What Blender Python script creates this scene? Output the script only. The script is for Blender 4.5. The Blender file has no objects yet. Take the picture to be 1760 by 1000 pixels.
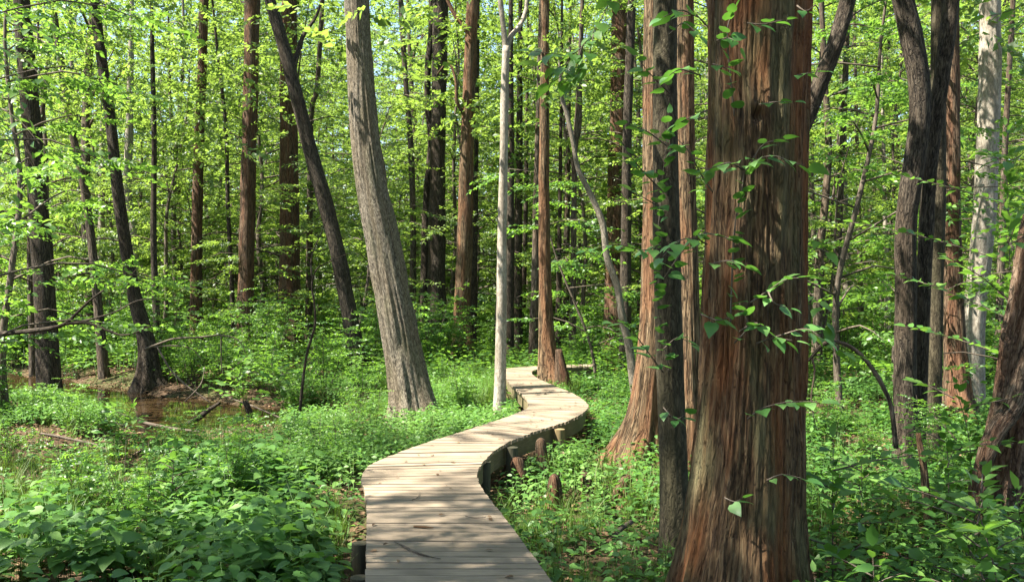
import bpy, math
import numpy as np

C = bpy.context.scene.collection
CZ, F = 1.75, 1600.0          # eye height over the deck, focal length in pixels of the 1760 px wide photo
rng = np.random.default_rng(11)
A = np.array

def at(px, py, d):
    return A([(px - 880) / F * d, d, CZ - (py - 500) / F * d])

# ------------------------------------------------------------------ geometry collector
class Geo:
    def __init__(s):
        s.v, s.loops, s.sizes, s.rnd, s.bark, s.n = [], [], [], [], [], 0
    def add(s, v, faces=None, loops=None, sizes=None, rnd=0.5, bark=None):
        v = np.asarray(v, float).reshape(-1, 3)
        if faces is not None:
            sizes = A([len(f) for f in faces], dtype=np.int32)
            loops = np.concatenate([np.asarray(f, dtype=np.int64) for f in faces])
        s.v.append(v); s.loops.append(np.asarray(loops, dtype=np.int64) + s.n); s.sizes.append(np.asarray(sizes, dtype=np.int32))
        s.rnd.append(np.broadcast_to(np.asarray(rnd, float), (len(v),)))
        s.bark.append(v if bark is None else np.asarray(bark, float))
        s.n += len(v)
        return s
    def merge(s, g, off=(0, 0, 0)):
        v, l, z, r, b = g.arrays()
        return s.add(v + A(off, float), loops=l, sizes=z, rnd=r, bark=b)
    def arrays(s):
        return (np.concatenate(s.v), np.concatenate(s.loops), np.concatenate(s.sizes), np.concatenate(s.rnd), np.concatenate(s.bark))
    def empty(s):
        return s.n == 0

def mesh_of(name, g, mat, smooth=True, origin=(0, 0, 0)):
    v, l, z, r, b = g.arrays()
    me = bpy.data.meshes.new(name)
    me.vertices.add(len(v)); me.vertices.foreach_set('co', (v - A(origin, float)).astype(np.float32).ravel())
    me.loops.add(len(l)); me.loops.foreach_set('vertex_index', l.astype(np.int32))
    me.polygons.add(len(z))
    st = np.zeros(len(z), dtype=np.int32); st[1:] = np.cumsum(z)[:-1]
    me.polygons.foreach_set('loop_start', st)
    me.update(calc_edges=True)
    a = me.attributes.new('rnd', 'FLOAT', 'POINT'); a.data.foreach_set('value', r.astype(np.float32))
    a = me.attributes.new('bark', 'FLOAT_VECTOR', 'POINT'); a.data.foreach_set('vector', b.astype(np.float32).ravel())
    me.polygons.foreach_set('use_smooth', np.full(len(z), smooth, dtype=bool))
    me.materials.append(mat)
    me.validate()
    return me

def obj(name, me, parent=None, loc=(0, 0, 0)):
    o = bpy.data.objects.new(name, me); C.objects.link(o); o.location = tuple(loc)
    if parent: o.parent = parent
    return o

def tag(o, label=None, cat=None, group=None, kind=None):
    for k, x in (('label', label), ('category', cat), ('group', group), ('kind', kind)):
        if x: o[k] = x
    return o

def thing(name, label, cat, loc=(0, 0, 0), group=None):
    o = bpy.data.objects.new(name, None); C.objects.link(o); o.location = tuple(loc); o.empty_display_size = .2
    return tag(o, label, cat, group)

def dup(root, loc, rotz=0, scale=1.0, label=None):
    r = root.copy(); C.objects.link(r)
    r.location = tuple(loc); r.rotation_euler = (0, 0, rotz)
    r.scale = (scale, scale, scale) if np.isscalar(scale) else tuple(scale)
    if label: r['label'] = label
    for ch in list(root.children):
        c = ch.copy(); C.objects.link(c); c.parent = r
    return r

# ------------------------------------------------------------------ noise and curves
def vnoise(u, s, nu, fs, seed):
    """value noise, periodic in u (0..1) with nu cells, fs cells per unit of s; returns 0..1"""
    g = np.random.default_rng(seed).random((nu, 509))
    x = (u % 1.0) * nu; y = s * fs + 91.7
    i = np.floor(x).astype(int); j = np.floor(y).astype(int)
    fx, fy = x - i, y - j
    fx = fx * fx * (3 - 2 * fx); fy = fy * fy * (3 - 2 * fy)
    i0, i1, j0, j1 = i % nu, (i + 1) % nu, j % 509, (j + 1) % 509
    return (g[i0, j0] * (1 - fx) + g[i1, j0] * fx) * (1 - fy) + (g[i0, j1] * (1 - fx) + g[i1, j1] * fx) * fy

def catmull(p, t):
    p = np.asarray(p, float)
    if p.ndim == 1: p = p[:, None]
    n = len(p)
    q = np.vstack([2 * p[0] - p[1], p, 2 * p[-1] - p[-2]])
    i = np.clip(np.floor(t).astype(int), 0, n - 2); f = (t - i)[:, None]
    a, b, c, d = q[i], q[i + 1], q[i + 2], q[i + 3]
    return .5 * (2 * b + (c - a) * f + (2 * a - 5 * b + 4 * c - d) * f ** 2 + (3 * b - a - 3 * c + d) * f ** 3)

def resample(pts, rad, step):
    pts = np.asarray(pts, float); rad = np.asarray(rad, float)
    seg = np.linalg.norm(np.diff(pts, axis=0), axis=1); cum = np.concatenate([[0], np.cumsum(seg)])
    n = max(3, int(cum[-1] / step) + 1)
    s = np.linspace(0, cum[-1], n)
    t = np.interp(s, cum, np.arange(len(pts)))
    return catmull(pts, t), np.maximum(np.interp(s, cum, rad), 1e-4), s

def tube(g, pts, rad, nseg=10, step=.3, disp=None, rnd=.5, cap=True):
    P, R, s = resample(pts, rad, step)
    T = np.gradient(P, axis=0); T /= np.linalg.norm(T, axis=1)[:, None] + 1e-12
    N = np.cross(T[0], [0.03, 1, 0.02] if abs(T[0][1]) < .9 else [1, 0, 0]); N /= np.linalg.norm(N)
    Ns = []
    for k in range(len(P)):
        N = N - T[k] * np.dot(N, T[k]); N /= np.linalg.norm(N) + 1e-12; Ns.append(N)
    Ns = A(Ns); B = np.cross(T, Ns)
    a = np.arange(nseg) / nseg
    ca, sa = np.cos(a * 2 * np.pi), np.sin(a * 2 * np.pi)
    mult = np.ones((len(P), nseg)) if disp is None else disp(a[None, :], s[:, None], P, R[:, None])
    rr = R[:, None] * mult
    V = P[:, None, :] + rr[..., None] * (ca[None, :, None] * Ns[:, None, :] + sa[None, :, None] * B[:, None, :])
    r0 = max(np.median(R), .004)
    off = rng.random(2) * 40
    bk = np.stack([np.broadcast_to(ca * r0, mult.shape) + off[0], np.broadcast_to(sa * r0, mult.shape) + off[1], np.broadcast_to(s[:, None], mult.shape)], -1)
    i = np.arange(len(P) - 1)[:, None] * nseg; j = np.arange(nseg)[None, :]; j2 = (j + 1) % nseg
    q = np.stack([i + j, i + j2, i + nseg + j2, i + nseg + j], -1).reshape(-1)
    sizes = np.full((len(P) - 1) * nseg, 4)
    if cap:
        q = np.concatenate([q, (len(P) - 1) * nseg + np.arange(nseg), np.arange(nseg)[::-1]]); sizes = np.concatenate([sizes, [nseg, nseg]])
    g.add(V.reshape(-1, 3), loops=q, sizes=sizes, rnd=rnd, bark=bk.reshape(-1, 3))
    return P, R

def basis(y, roll=None):
    y = np.asarray(y, float); y = y / (np.linalg.norm(y, axis=1)[:, None] + 1e-12)
    up = np.tile([0., 0, 1], (len(y), 1)); up[np.abs(y[:, 2]) > .98] = [0, 1, 0]
    x = np.cross(y, up); x /= np.linalg.norm(x, axis=1)[:, None]
    z = np.cross(x, y)
    if roll is not None:
        c, s = np.cos(roll)[:, None], np.sin(roll)[:, None]
        x, z = x * c + z * s, z * c - x * s
    return np.stack([x, y, z], -1)          # columns

def scatter(g, tpl, M, T, rnd=None, jitter=.25):
    """put a template Geo at N places; M (N,3,3) holds rotation and scale"""
    v, l, z, r, b = tpl.arrays(); N = len(T)
    if N == 0: return g
    V = np.einsum('nij,kj->nki', M, v) + T[:, None, :]
    L = (l[None, :] + (np.arange(N) * len(v))[:, None]).ravel()
    rr = np.clip((rng.random(N) if rnd is None else rnd)[:, None] + (r[None, :] - .5) * jitter * 2, 0, 1)
    return g.add(V.reshape(-1, 3), loops=L, sizes=np.tile(z, N), rnd=rr.ravel())

def scatter_mix(g, tpls, M, T, **k):
    w = rng.integers(0, len(tpls), len(T))
    for i, t in enumerate(tpls):
        kk = {a: (b[w == i] if isinstance(b, np.ndarray) else b) for a, b in k.items()}
        scatter(g, t, M[w == i], T[w == i], **kk)
    return g

# ------------------------------------------------------------------ materials
def nodes_of(name):
    m = bpy.data.materials.new(name); m.use_nodes = True
    nt = m.node_tree; nt.nodes.clear()
    out = nt.nodes.new('ShaderNodeOutputMaterial')
    def N(t, **k):
        n = nt.nodes.new(t)
        for a, b in k.items(): setattr(n, a, b)
        return n
    return m, N, nt.links.new, out

def ramp(N, stops):
    r = N('ShaderNodeValToRGB'); e = r.color_ramp.elements
    while len(e) < len(stops): e.new(.5)
    for k, (p, c) in enumerate(stops):
        e[k].position = p; e[k].color = (*c, 1)
    return r

def leaf_mat(name, dark, mid, light, trans, fac=.42, rough=.42, spec=.4):
    m, N, ln, out = nodes_of(name)
    at_ = N('ShaderNodeAttribute', attribute_name='rnd')
    oi = N('ShaderNodeObjectInfo')
    ad = N('ShaderNodeMath', operation='MULTIPLY_ADD'); ad.inputs[1].default_value = .45; ln(oi.outputs['Random'], ad.inputs[0])
    sb = N('ShaderNodeMath', operation='ADD'); sb.inputs[1].default_value = -.22; ln(at_.outputs['Fac'], ad.inputs[2]); ln(ad.outputs[0], sb.inputs[0])
    r = ramp(N, [(0, dark), (.5, mid), (1, light)]); ln(sb.outputs[0], r.inputs[0])
    geo = N('ShaderNodeNewGeometry')
    p = N('ShaderNodeBsdfPrincipled'); ln(r.outputs[0], p.inputs['Base Color']); p.inputs['Roughness'].default_value = rough
    p.inputs['Specular IOR Level'].default_value = spec
    t = N('ShaderNodeBsdfTranslucent')
    mx = N('ShaderNodeMixRGB', blend_type='MIX'); mx.inputs[0].default_value = .75; ln(r.outputs[0], mx.inputs[1]); mx.inputs[2].default_value = (*trans, 1)
    ln(mx.outputs[0], t.inputs[0])
    ms = N('ShaderNodeMixShader'); ms.inputs[0].default_value = fac
    ln(p.outputs[0], ms.inputs[1]); ln(t.outputs[0], ms.inputs[2]); ln(ms.outputs[0], out.inputs[0])
    return m

def bark_mat(name, crev, mid, light, sxy=60, sz=4, bump=.6, tint=None, tint_amt=.5, tscale=1.5, green=None, green_amt=0., bias=0., crack=(.5, .6, .25)):
    m, N, ln, out = nodes_of(name)
    a = N('ShaderNodeAttribute', attribute_name='bark')
    mp = N('ShaderNodeMapping'); ln(a.outputs['Vector'], mp.inputs['Vector']); mp.inputs['Scale'].default_value = (sxy, sxy, sz)
    n1 = N('ShaderNodeTexNoise'); ln(mp.outputs[0], n1.inputs['Vector']); n1.inputs['Scale'].default_value = 1; n1.inputs['Detail'].default_value = 7; n1.inputs['Roughness'].default_value = .72; n1.inputs['Distortion'].default_value = .5
    r = ramp(N, [(.37 + bias, crev), (.5 + bias, mid), (.64 + bias, light)]); ln(n1.outputs['Fac'], r.inputs[0])
    mc = N('ShaderNodeMapping'); ln(a.outputs['Vector'], mc.inputs['Vector']); mc.inputs['Scale'].default_value = (sxy * crack[0], sxy * crack[0], sz * crack[1])
    nc = N('ShaderNodeTexNoise'); ln(mc.outputs[0], nc.inputs['Vector']); nc.inputs['Scale'].default_value = 1; nc.inputs['Detail'].default_value = 3; nc.inputs['Roughness'].default_value = .55; nc.inputs['Distortion'].default_value = .3
    rc = ramp(N, [(.44, (1, 1, 1)), (.485, (crack[2],) * 3), (.505, (crack[2],) * 3), (.55, (1, 1, 1))]); ln(nc.outputs['Fac'], rc.inputs[0])
    mm = N('ShaderNodeMixRGB', blend_type='MULTIPLY'); mm.inputs[0].default_value = 1; ln(r.outputs[0], mm.inputs[1]); ln(rc.outputs[0], mm.inputs[2])
    hh = N('ShaderNodeMath', operation='MULTIPLY'); ln(n1.outputs['Fac'], hh.inputs[0]); ln(rc.outputs[0], hh.inputs[1])
    col = mm.outputs[0]
    def patch(color, amt, scale, zs, lo, hi):
        nonlocal col
        mp2 = N('ShaderNodeMapping'); ln(a.outputs['Vector'], mp2.inputs['Vector']); mp2.inputs['Scale'].default_value = (scale, scale, zs)
        n2 = N('ShaderNodeTexNoise'); ln(mp2.outputs[0], n2.inputs['Vector']); n2.inputs['Scale'].default_value = 1; n2.inputs['Detail'].default_value = 5
        r2 = ramp(N, [(lo, (0, 0, 0)), (hi, (1, 1, 1))]); ln(n2.outputs['Fac'], r2.inputs[0])
        mu = N('ShaderNodeMath', operation='MULTIPLY'); mu.inputs[1].default_value = amt; ln(r2.outputs[0], mu.inputs[0])
        x = N('ShaderNodeMixRGB', blend_type='MIX'); ln(mu.outputs[0], x.inputs[0]); ln(col, x.inputs[1])
        y = N('ShaderNodeMixRGB', blend_type='MULTIPLY'); y.inputs[0].default_value = .75; y.inputs[1].default_value = (*color, 1); ln(hh.outputs[0], y.inputs[2])
        ln(y.outputs[0], x.inputs[2]); col = x.outputs[0]
    if tint: patch(tint, tint_amt, 7 * tscale, .8 * tscale, .46, .58)
    if green: patch(green, green_amt, 9 * tscale, 1.4 * tscale, .5, .66)
    p = N('ShaderNodeBsdfPrincipled'); ln(col, p.inputs['Base Color']); p.inputs['Roughness'].default_value = .9; p.inputs['Specular IOR Level'].default_value = .2
    b = N('ShaderNodeBump'); b.inputs['Strength'].default_value = bump; b.inputs['Distance'].default_value = .04; ln(hh.outputs[0], b.inputs['Height']); ln(b.outputs[0], p.inputs['Normal'])
    ln(p.outputs[0], out.inputs[0])
    return m

M = {}
M['leaf_far'] = leaf_mat('leaf_far', (.025, .062, .013), (.068, .132, .025), (.14, .195, .055), (.29, .43, .055), .52)
M['leaf_tall'] = leaf_mat('leaf_tall', (.025, .060, .012), (.062, .12, .022), (.12, .172, .045), (.28, .42, .055), .52)
M['leaf_mid'] = leaf_mat('leaf_mid', (.03, .08, .013), (.065, .145, .025), (.11, .20, .045), (.24, .45, .045), .46)
M['leaf_herb'] = leaf_mat('leaf_herb', (.035, .095, .018), (.07, .16, .034), (.13, .23, .055), (.17, .36, .04), .38, .46, .3)
M['leaf_vine'] = leaf_mat('leaf_vine', (.035, .11, .024), (.07, .17, .04), (.11, .22, .06), (.14, .34, .03), .36, .42, .45)
M['leaf_big'] = leaf_mat('leaf_big', (.04, .11, .018), (.075, .17, .03), (.13, .23, .05), (.2, .40, .04), .4, .4, .5)
M['grass'] = leaf_mat('grass', (.04, .085, .012), (.065, .125, .018), (.13, .17, .035), (.16, .28, .03), .4, .5, .3)
M['litter'] = leaf_mat('litter', (.06, .035, .018), (.11, .066, .035), (.21, .135, .075), (.16, .09, .04), .1, .8, .2)
M['cypress'] = bark_mat('bark_cypress', (.03, .018, .010), (.11, .066, .038), (.20, .145, .095), 75, 4.5, .9, (.24, .10, .05), .5, 1.2)
M['cypress_red'] = bark_mat('bark_cypress_red', (.033, .019, .010), (.128, .082, .043), (.22, .16, .095), 70, 4.0, .9, (.30, .13, .06), .55, 1.2)
M['cypress_big'] = bark_mat('bark_cypress_big', (.028, .016, .008), (.105, .062, .030), (.18, .128, .07), 66, 5.2, 1.0, (.27, .10, .034), .75, .85, (.17, .17, .08), .6, crack=(.6, .7, .42))
M['grey'] = bark_mat('bark_grey', (.045, .036, .026), (.145, .122, .09), (.265, .23, .18), 85, 17, .6, (.20, .15, .09), .45, 1.0, (.11, .12, .05), .3, crack=(.6, .5, .35))
M['pale'] = bark_mat('bark_pale', (.15, .125, .095), (.27, .235, .19), (.38, .34, .28), 45, 14, .3, (.24, .20, .15), .6, 1.5, crack=(.5, .5, .75))
M['drab'] = bark_mat('bark_drab', (.06, .05, .04), (.15, .13, .10), (.24, .21, .17), 50, 14, .4, (.16, .13, .09), .5, 1.5, crack=(.5, .5, .6))
M['dark'] = bark_mat('bark_dark', (.014, .010, .007), (.052, .040, .028), (.11, .09, .065), 60, 8, .8, (.07, .047, .028), .5, 1.0)
M['mossy'] = bark_mat('bark_mossy', (.018, .014, .008), (.055, .044, .026), (.10, .084, .052), 70, 12, .6, (.062, .058, .026), .5, 1.0, crack=(.5, .6, .6))
M['common'] = bark_mat('bark_common', (.024, .018, .012), (.08, .062, .044), (.17, .14, .105), 55, 5, .6, (.15, .09, .05), .4, 1.0)
M['oldred'] = bark_mat('bark_old', (.03, .018, .011), (.12, .08, .052), (.24, .18, .13), 60, 9, .9, (.16, .07, .035), .6, 1.0, crack=(.45, .5, .3))
M['twig'] = bark_mat('bark_twig', (.04, .03, .022), (.09, .07, .052), (.17, .14, .11), 90, 10, .4, crack=(.5, .5, .8))
M['deadwood'] = bark_mat('deadwood', (.10, .07, .045), (.28, .2, .14), (.42, .33, .25), 70, 5, .5, crack=(.5, .5, .5))

def wood_mat(name, dark, mid, light, rscale, tan=.0):
    m, N, ln, out = nodes_of(name)
    a = N('ShaderNodeAttribute', attribute_name='bark'); r0 = N('ShaderNodeAttribute', attribute_name='rnd')
    mp = N('ShaderNodeMapping'); ln(a.outputs['Vector'], mp.inputs['Vector']); mp.inputs['Scale'].default_value = rscale
    n1 = N('ShaderNodeTexNoise'); ln(mp.outputs[0], n1.inputs['Vector']); n1.inputs['Scale'].default_value = 1; n1.inputs['Detail'].default_value = 6; n1.inputs['Roughness'].default_value = .6
    n2 = N('ShaderNodeTexNoise'); ln(a.outputs['Vector'], n2.inputs['Vector']); n2.inputs['Scale'].default_value = 3.1; n2.inputs['Detail'].default_value = 5
    r = ramp(N, [(.25, dark), (.5, mid), (.78, light)]); ln(n1.outputs['Fac'], r.inputs[0])
    hv = N('ShaderNodeHueSaturation'); ln(r.outputs[0], hv.inputs['Color'])
    v = N('ShaderNodeMapRange'); v.inputs['To Min'].default_value = .84; v.inputs['To Max'].default_value = 1.12; ln(r0.outputs['Fac'], v.inputs['Value'])
    v2 = N('ShaderNodeMapRange'); v2.inputs['From Min'].default_value = .3; v2.inputs['From Max'].default_value = .7; v2.inputs['To Min'].default_value = .72; v2.inputs['To Max'].default_value = 1.16; ln(n2.outputs['Fac'], v2.inputs['Value'])
    mu = N('ShaderNodeMath', operation='MULTIPLY'); ln(v.outputs[0], mu.inputs[0]); ln(v2.outputs[0], mu.inputs[1]); ln(mu.outputs[0], hv.inputs['Value'])
    p = N('ShaderNodeBsdfPrincipled'); ln(hv.outputs[0], p.inputs['Base Color']); p.inputs['Roughness'].default_value = .75; p.inputs['Specular IOR Level'].default_value = .25
    b = N('ShaderNodeBump'); b.inputs['Strength'].default_value = .35; b.inputs['Distance'].default_value = .006; ln(n1.outputs['Fac'], b.inputs['Height']); ln(b.outputs[0], p.inputs['Normal'])
    ln(p.outputs[0], out.inputs[0])
    return m
M['plank'] = wood_mat('weathered_planks', (.115, .086, .058), (.20, .155, .108), (.26, .21, .155), (4, 70, 70))
M['beam'] = wood_mat('treated_beam', (.07, .058, .03), (.13, .105, .055), (.18, .15, .085), (5, 5, 60))
M['post_shaded'] = wood_mat('shaded_post', (.03, .03, .017), (.055, .05, .03), (.085, .08, .05), (40, 40, 4))  # darker copy of the post wood, the shade is put into its colour
M['post'] = wood_mat('treated_post', (.10, .075, .035), (.17, .125, .06), (.23, .18, .10), (40, 40, 4))

def ground_mat():
    m, N, ln, out = nodes_of('forest_floor')
    tc = N('ShaderNodeTexCoord')
    n1 = N('ShaderNodeTexNoise'); ln(tc.outputs['Object'], n1.inputs['Vector']); n1.inputs['Scale'].default_value = 26; n1.inputs['Detail'].default_value = 8; n1.inputs['Roughness'].default_value = .7
    n2 = N('ShaderNodeTexNoise'); ln(tc.outputs['Object'], n2.inputs['Vector']); n2.inputs['Scale'].default_value = .9; n2.inputs['Detail'].default_value = 6
    r = ramp(N, [(.3, (.02, .013, .008)), (.5, (.06, .038, .022)), (.7, (.10, .065, .04))]); ln(n1.outputs['Fac'], r.inputs[0])
    g = ramp(N, [(.3, (.012, .03, .006)), (.6, (.045, .085, .014)), (.8, (.09, .13, .03))]); ln(n1.outputs['Fac'], g.inputs[0])
    f = ramp(N, [(.45, (0, 0, 0)), (.65, (1, 1, 1))]); ln(n2.outputs['Fac'], f.inputs[0])
    far = N('ShaderNodeSeparateXYZ'); ln(tc.outputs['Object'], far.inputs[0])
    fr = N('ShaderNodeMapRange'); fr.inputs['From Min'].default_value = 30; fr.inputs['From Max'].default_value = 45; ln(far.outputs['Y'], fr.inputs['Value'])
    ma = N('ShaderNodeMath', operation='MULTIPLY'); ln(f.outputs[0], ma.inputs[0]); ma.inputs[1].default_value = .5
    mb = N('ShaderNodeMath', operation='MAXIMUM'); ln(ma.outputs[0], mb.inputs[0]); ln(fr.outputs[0], mb.inputs[1])
    x = N('ShaderNodeMixRGB'); ln(mb.outputs[0], x.inputs[0]); ln(r.outputs[0], x.inputs[1]); ln(g.outputs[0], x.inputs[2])
    p = N('ShaderNodeBsdfPrincipled'); ln(x.outputs[0], p.inputs['Base Color']); p.inputs['Roughness'].default_value = .95; p.inputs['Specular IOR Level'].default_value = .15
    b = N('ShaderNodeBump'); b.inputs['Strength'].default_value = .8; b.inputs['Distance'].default_value = .04; ln(n1.outputs['Fac'], b.inputs['Height']); ln(b.outputs[0], p.inputs['Normal'])
    ln(p.outputs[0], out.inputs[0])
    return m
M['ground'] = ground_mat()

def water_mat():
    m, N, ln, out = nodes_of('creek_water')
    tc = N('ShaderNodeTexCoord')
    n1 = N('ShaderNodeTexNoise'); ln(tc.outputs['Object'], n1.inputs['Vector']); n1.inputs['Scale'].default_value = 5; n1.inputs['Detail'].default_value = 3
    p = N('ShaderNodeBsdfPrincipled'); p.inputs['Base Color'].default_value = (.035, .022, .010, 1); p.inputs['Roughness'].default_value = .04; p.inputs['Specular IOR Level'].default_value = .9
    b = N('ShaderNodeBump'); b.inputs['Strength'].default_value = .06; b.inputs['Distance'].default_value = .02; ln(n1.outputs['Fac'], b.inputs['Height']); ln(b.outputs[0], p.inputs['Normal'])
    ln(p.outputs[0], out.inputs[0])
    return m
M['water'] = water_mat()

# ------------------------------------------------------------------ ground, creek
CREEK = A([(-40, 40), (-16, 27), (-9.5, 21.5), (-6.8, 19.2), (-5.2, 18.4), (-4.4, 18.0)])
POOL = A([(-6.2, 18.8), (-6.1, 16.4), (-5.5, 14.4), (-6.6, 13.2), (-10, 12.2), (-30, 9)])
def seg_dist(x, y, poly):
    d = np.full(np.shape(x), 1e9)
    for (ax, ay), (bx, by) in zip(poly[:-1], poly[1:]):
        ux, uy = bx - ax, by - ay
        t = np.clip(((x - ax) * ux + (y - ay) * uy) / (ux * ux + uy * uy), 0, 1)
        d = np.minimum(d, np.hypot(x - ax - t * ux, y - ay - t * uy))
    return d
def ground(x, y):
    x = np.asarray(x, float); y = np.asarray(y, float)
    z = -.52 + .05 * np.sin(.9 * x + .4 * y) + .04 * np.sin(1.7 * y - .8 * x + 1) + .025 * np.sin(3.9 * x + 2.1 * y)
    z = z + .10 * np.clip((y - 20) / 20, 0, 1) + 1.2 * np.clip((y - 45) / 60, 0, 1)
    c = np.clip(1 - seg_dist(x, y, CREEK) / 2.5, 0, 1); z = z - .55 * c * c * (3 - 2 * c)
    c = np.clip(1 - seg_dist(x, y, POOL) / 1.7, 0, 1); z = z - .36 * c * c * (3 - 2 * c)
    return z
WATER_Z = -.73

def build_ground():
    def axis(lo, hi, st, far):
        f = np.arange(lo, hi + 1e-6, st)
        e = np.geomspace(1, far, 14)
        return np.concatenate([(lo - e)[::-1], f, hi + e])
    xs, ys = axis(-26, 26, .2, 350), axis(-4, 50, .2, 350)
    X, Y = np.meshgrid(xs, ys)
    Z = ground(X, Y) + .03 * (vnoise(X / 60, Y, 300, 2.2, 5) - .5) + .03 * (vnoise(X / 60, Y, 90, 1.1, 6) - .5)
    nx, ny = len(xs), len(ys)
    i = np.arange(ny - 1)[:, None] * nx + np.arange(nx - 1)[None, :]
    q = np.stack([i, i + 1, i + nx + 1, i + nx], -1).reshape(-1)
    g = Geo().add(np.stack([X, Y, Z], -1).reshape(-1, 3), loops=q, sizes=np.full((nx - 1) * (ny - 1), 4))
    tag(obj('ground', mesh_of('ground', g, M['ground'])), kind='structure')
    w = Geo().add([(-45, 8, WATER_Z), (-2.6, 8, WATER_Z), (-2.6, 44, WATER_Z), (-45, 44, WATER_Z)], faces=[(0, 1, 2, 3)])
    tag(obj('creek_water', mesh_of('creek_water', w, M['water'])), kind='structure')
build_ground()

# ------------------------------------------------------------------ boardwalk
PAIRS = [((629, 1000), (950, 1000)), ((629, 930), (900, 933)), ((630, 872), (852, 869)), ((625, 838), (829, 839)), ((621, 820), (820, 815)),
         ((641, 796), (832, 792)), ((716, 766), (862, 766)), ((819, 733), (915, 743)), ((882, 712), (978, 722)), ((907, 700), (1009, 703)), ((905, 686), (1006, 690)),
         ((893, 674), (983, 675)), ((874, 656), (935, 655)), ((868, 644), (915, 643)), ((868, 634), (916, 637)), ((905, 629.5), (927, 634)), ((960, 627), (962, 631.5)), ((1030, 626), (1030, 630))]
def deck_pt(p): return at(p[0], p[1], CZ * F / (p[1] - 500))[:2]
LE = A([deck_pt(a) for a, b in PAIRS]); RE = A([deck_pt(b) for a, b in PAIRS])
dl, dr = LE[0] - LE[1], RE[0] - RE[1]
LE = np.vstack([LE[0] + dl / np.linalg.norm(dl) * 7, LE[0] + dl / np.linalg.norm(dl) * 3, LE]); RE = np.vstack([RE[0] + dr / np.linalg.norm(dr) * 7, RE[0] + dr / np.linalg.norm(dr) * 3, RE])
def smooth_edges(n=600):
    t = np.linspace(0, len(LE) - 1, n)
    L, R = catmull(LE, t), catmull(RE, t)
    c = (L + R) / 2; s = np.concatenate([[0], np.cumsum(np.linalg.norm(np.diff(c, axis=0), axis=1))])
    return L, R, s
EL, ER, ES = smooth_edges()
def edge_at(s):
    f = lambda E: np.stack([np.interp(s, ES, E[:, 0]), np.interp(s, ES, E[:, 1])], -1)
    return f(EL), f(ER)
DECK_C = (EL + ER) / 2; DECK_W = np.linalg.norm(EL - ER, axis=1) / 2
def deck_dist(x, y):
    """distance to the deck's edge, negative on the deck"""
    x = np.asarray(x, float); y = np.asarray(y, float); d = np.full(x.shape, 1e9)
    for k in range(0, len(DECK_C), 4):
        d = np.minimum(d, np.hypot(x - DECK_C[k, 0], y - DECK_C[k, 1]) - DECK_W[k])
    return d

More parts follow.
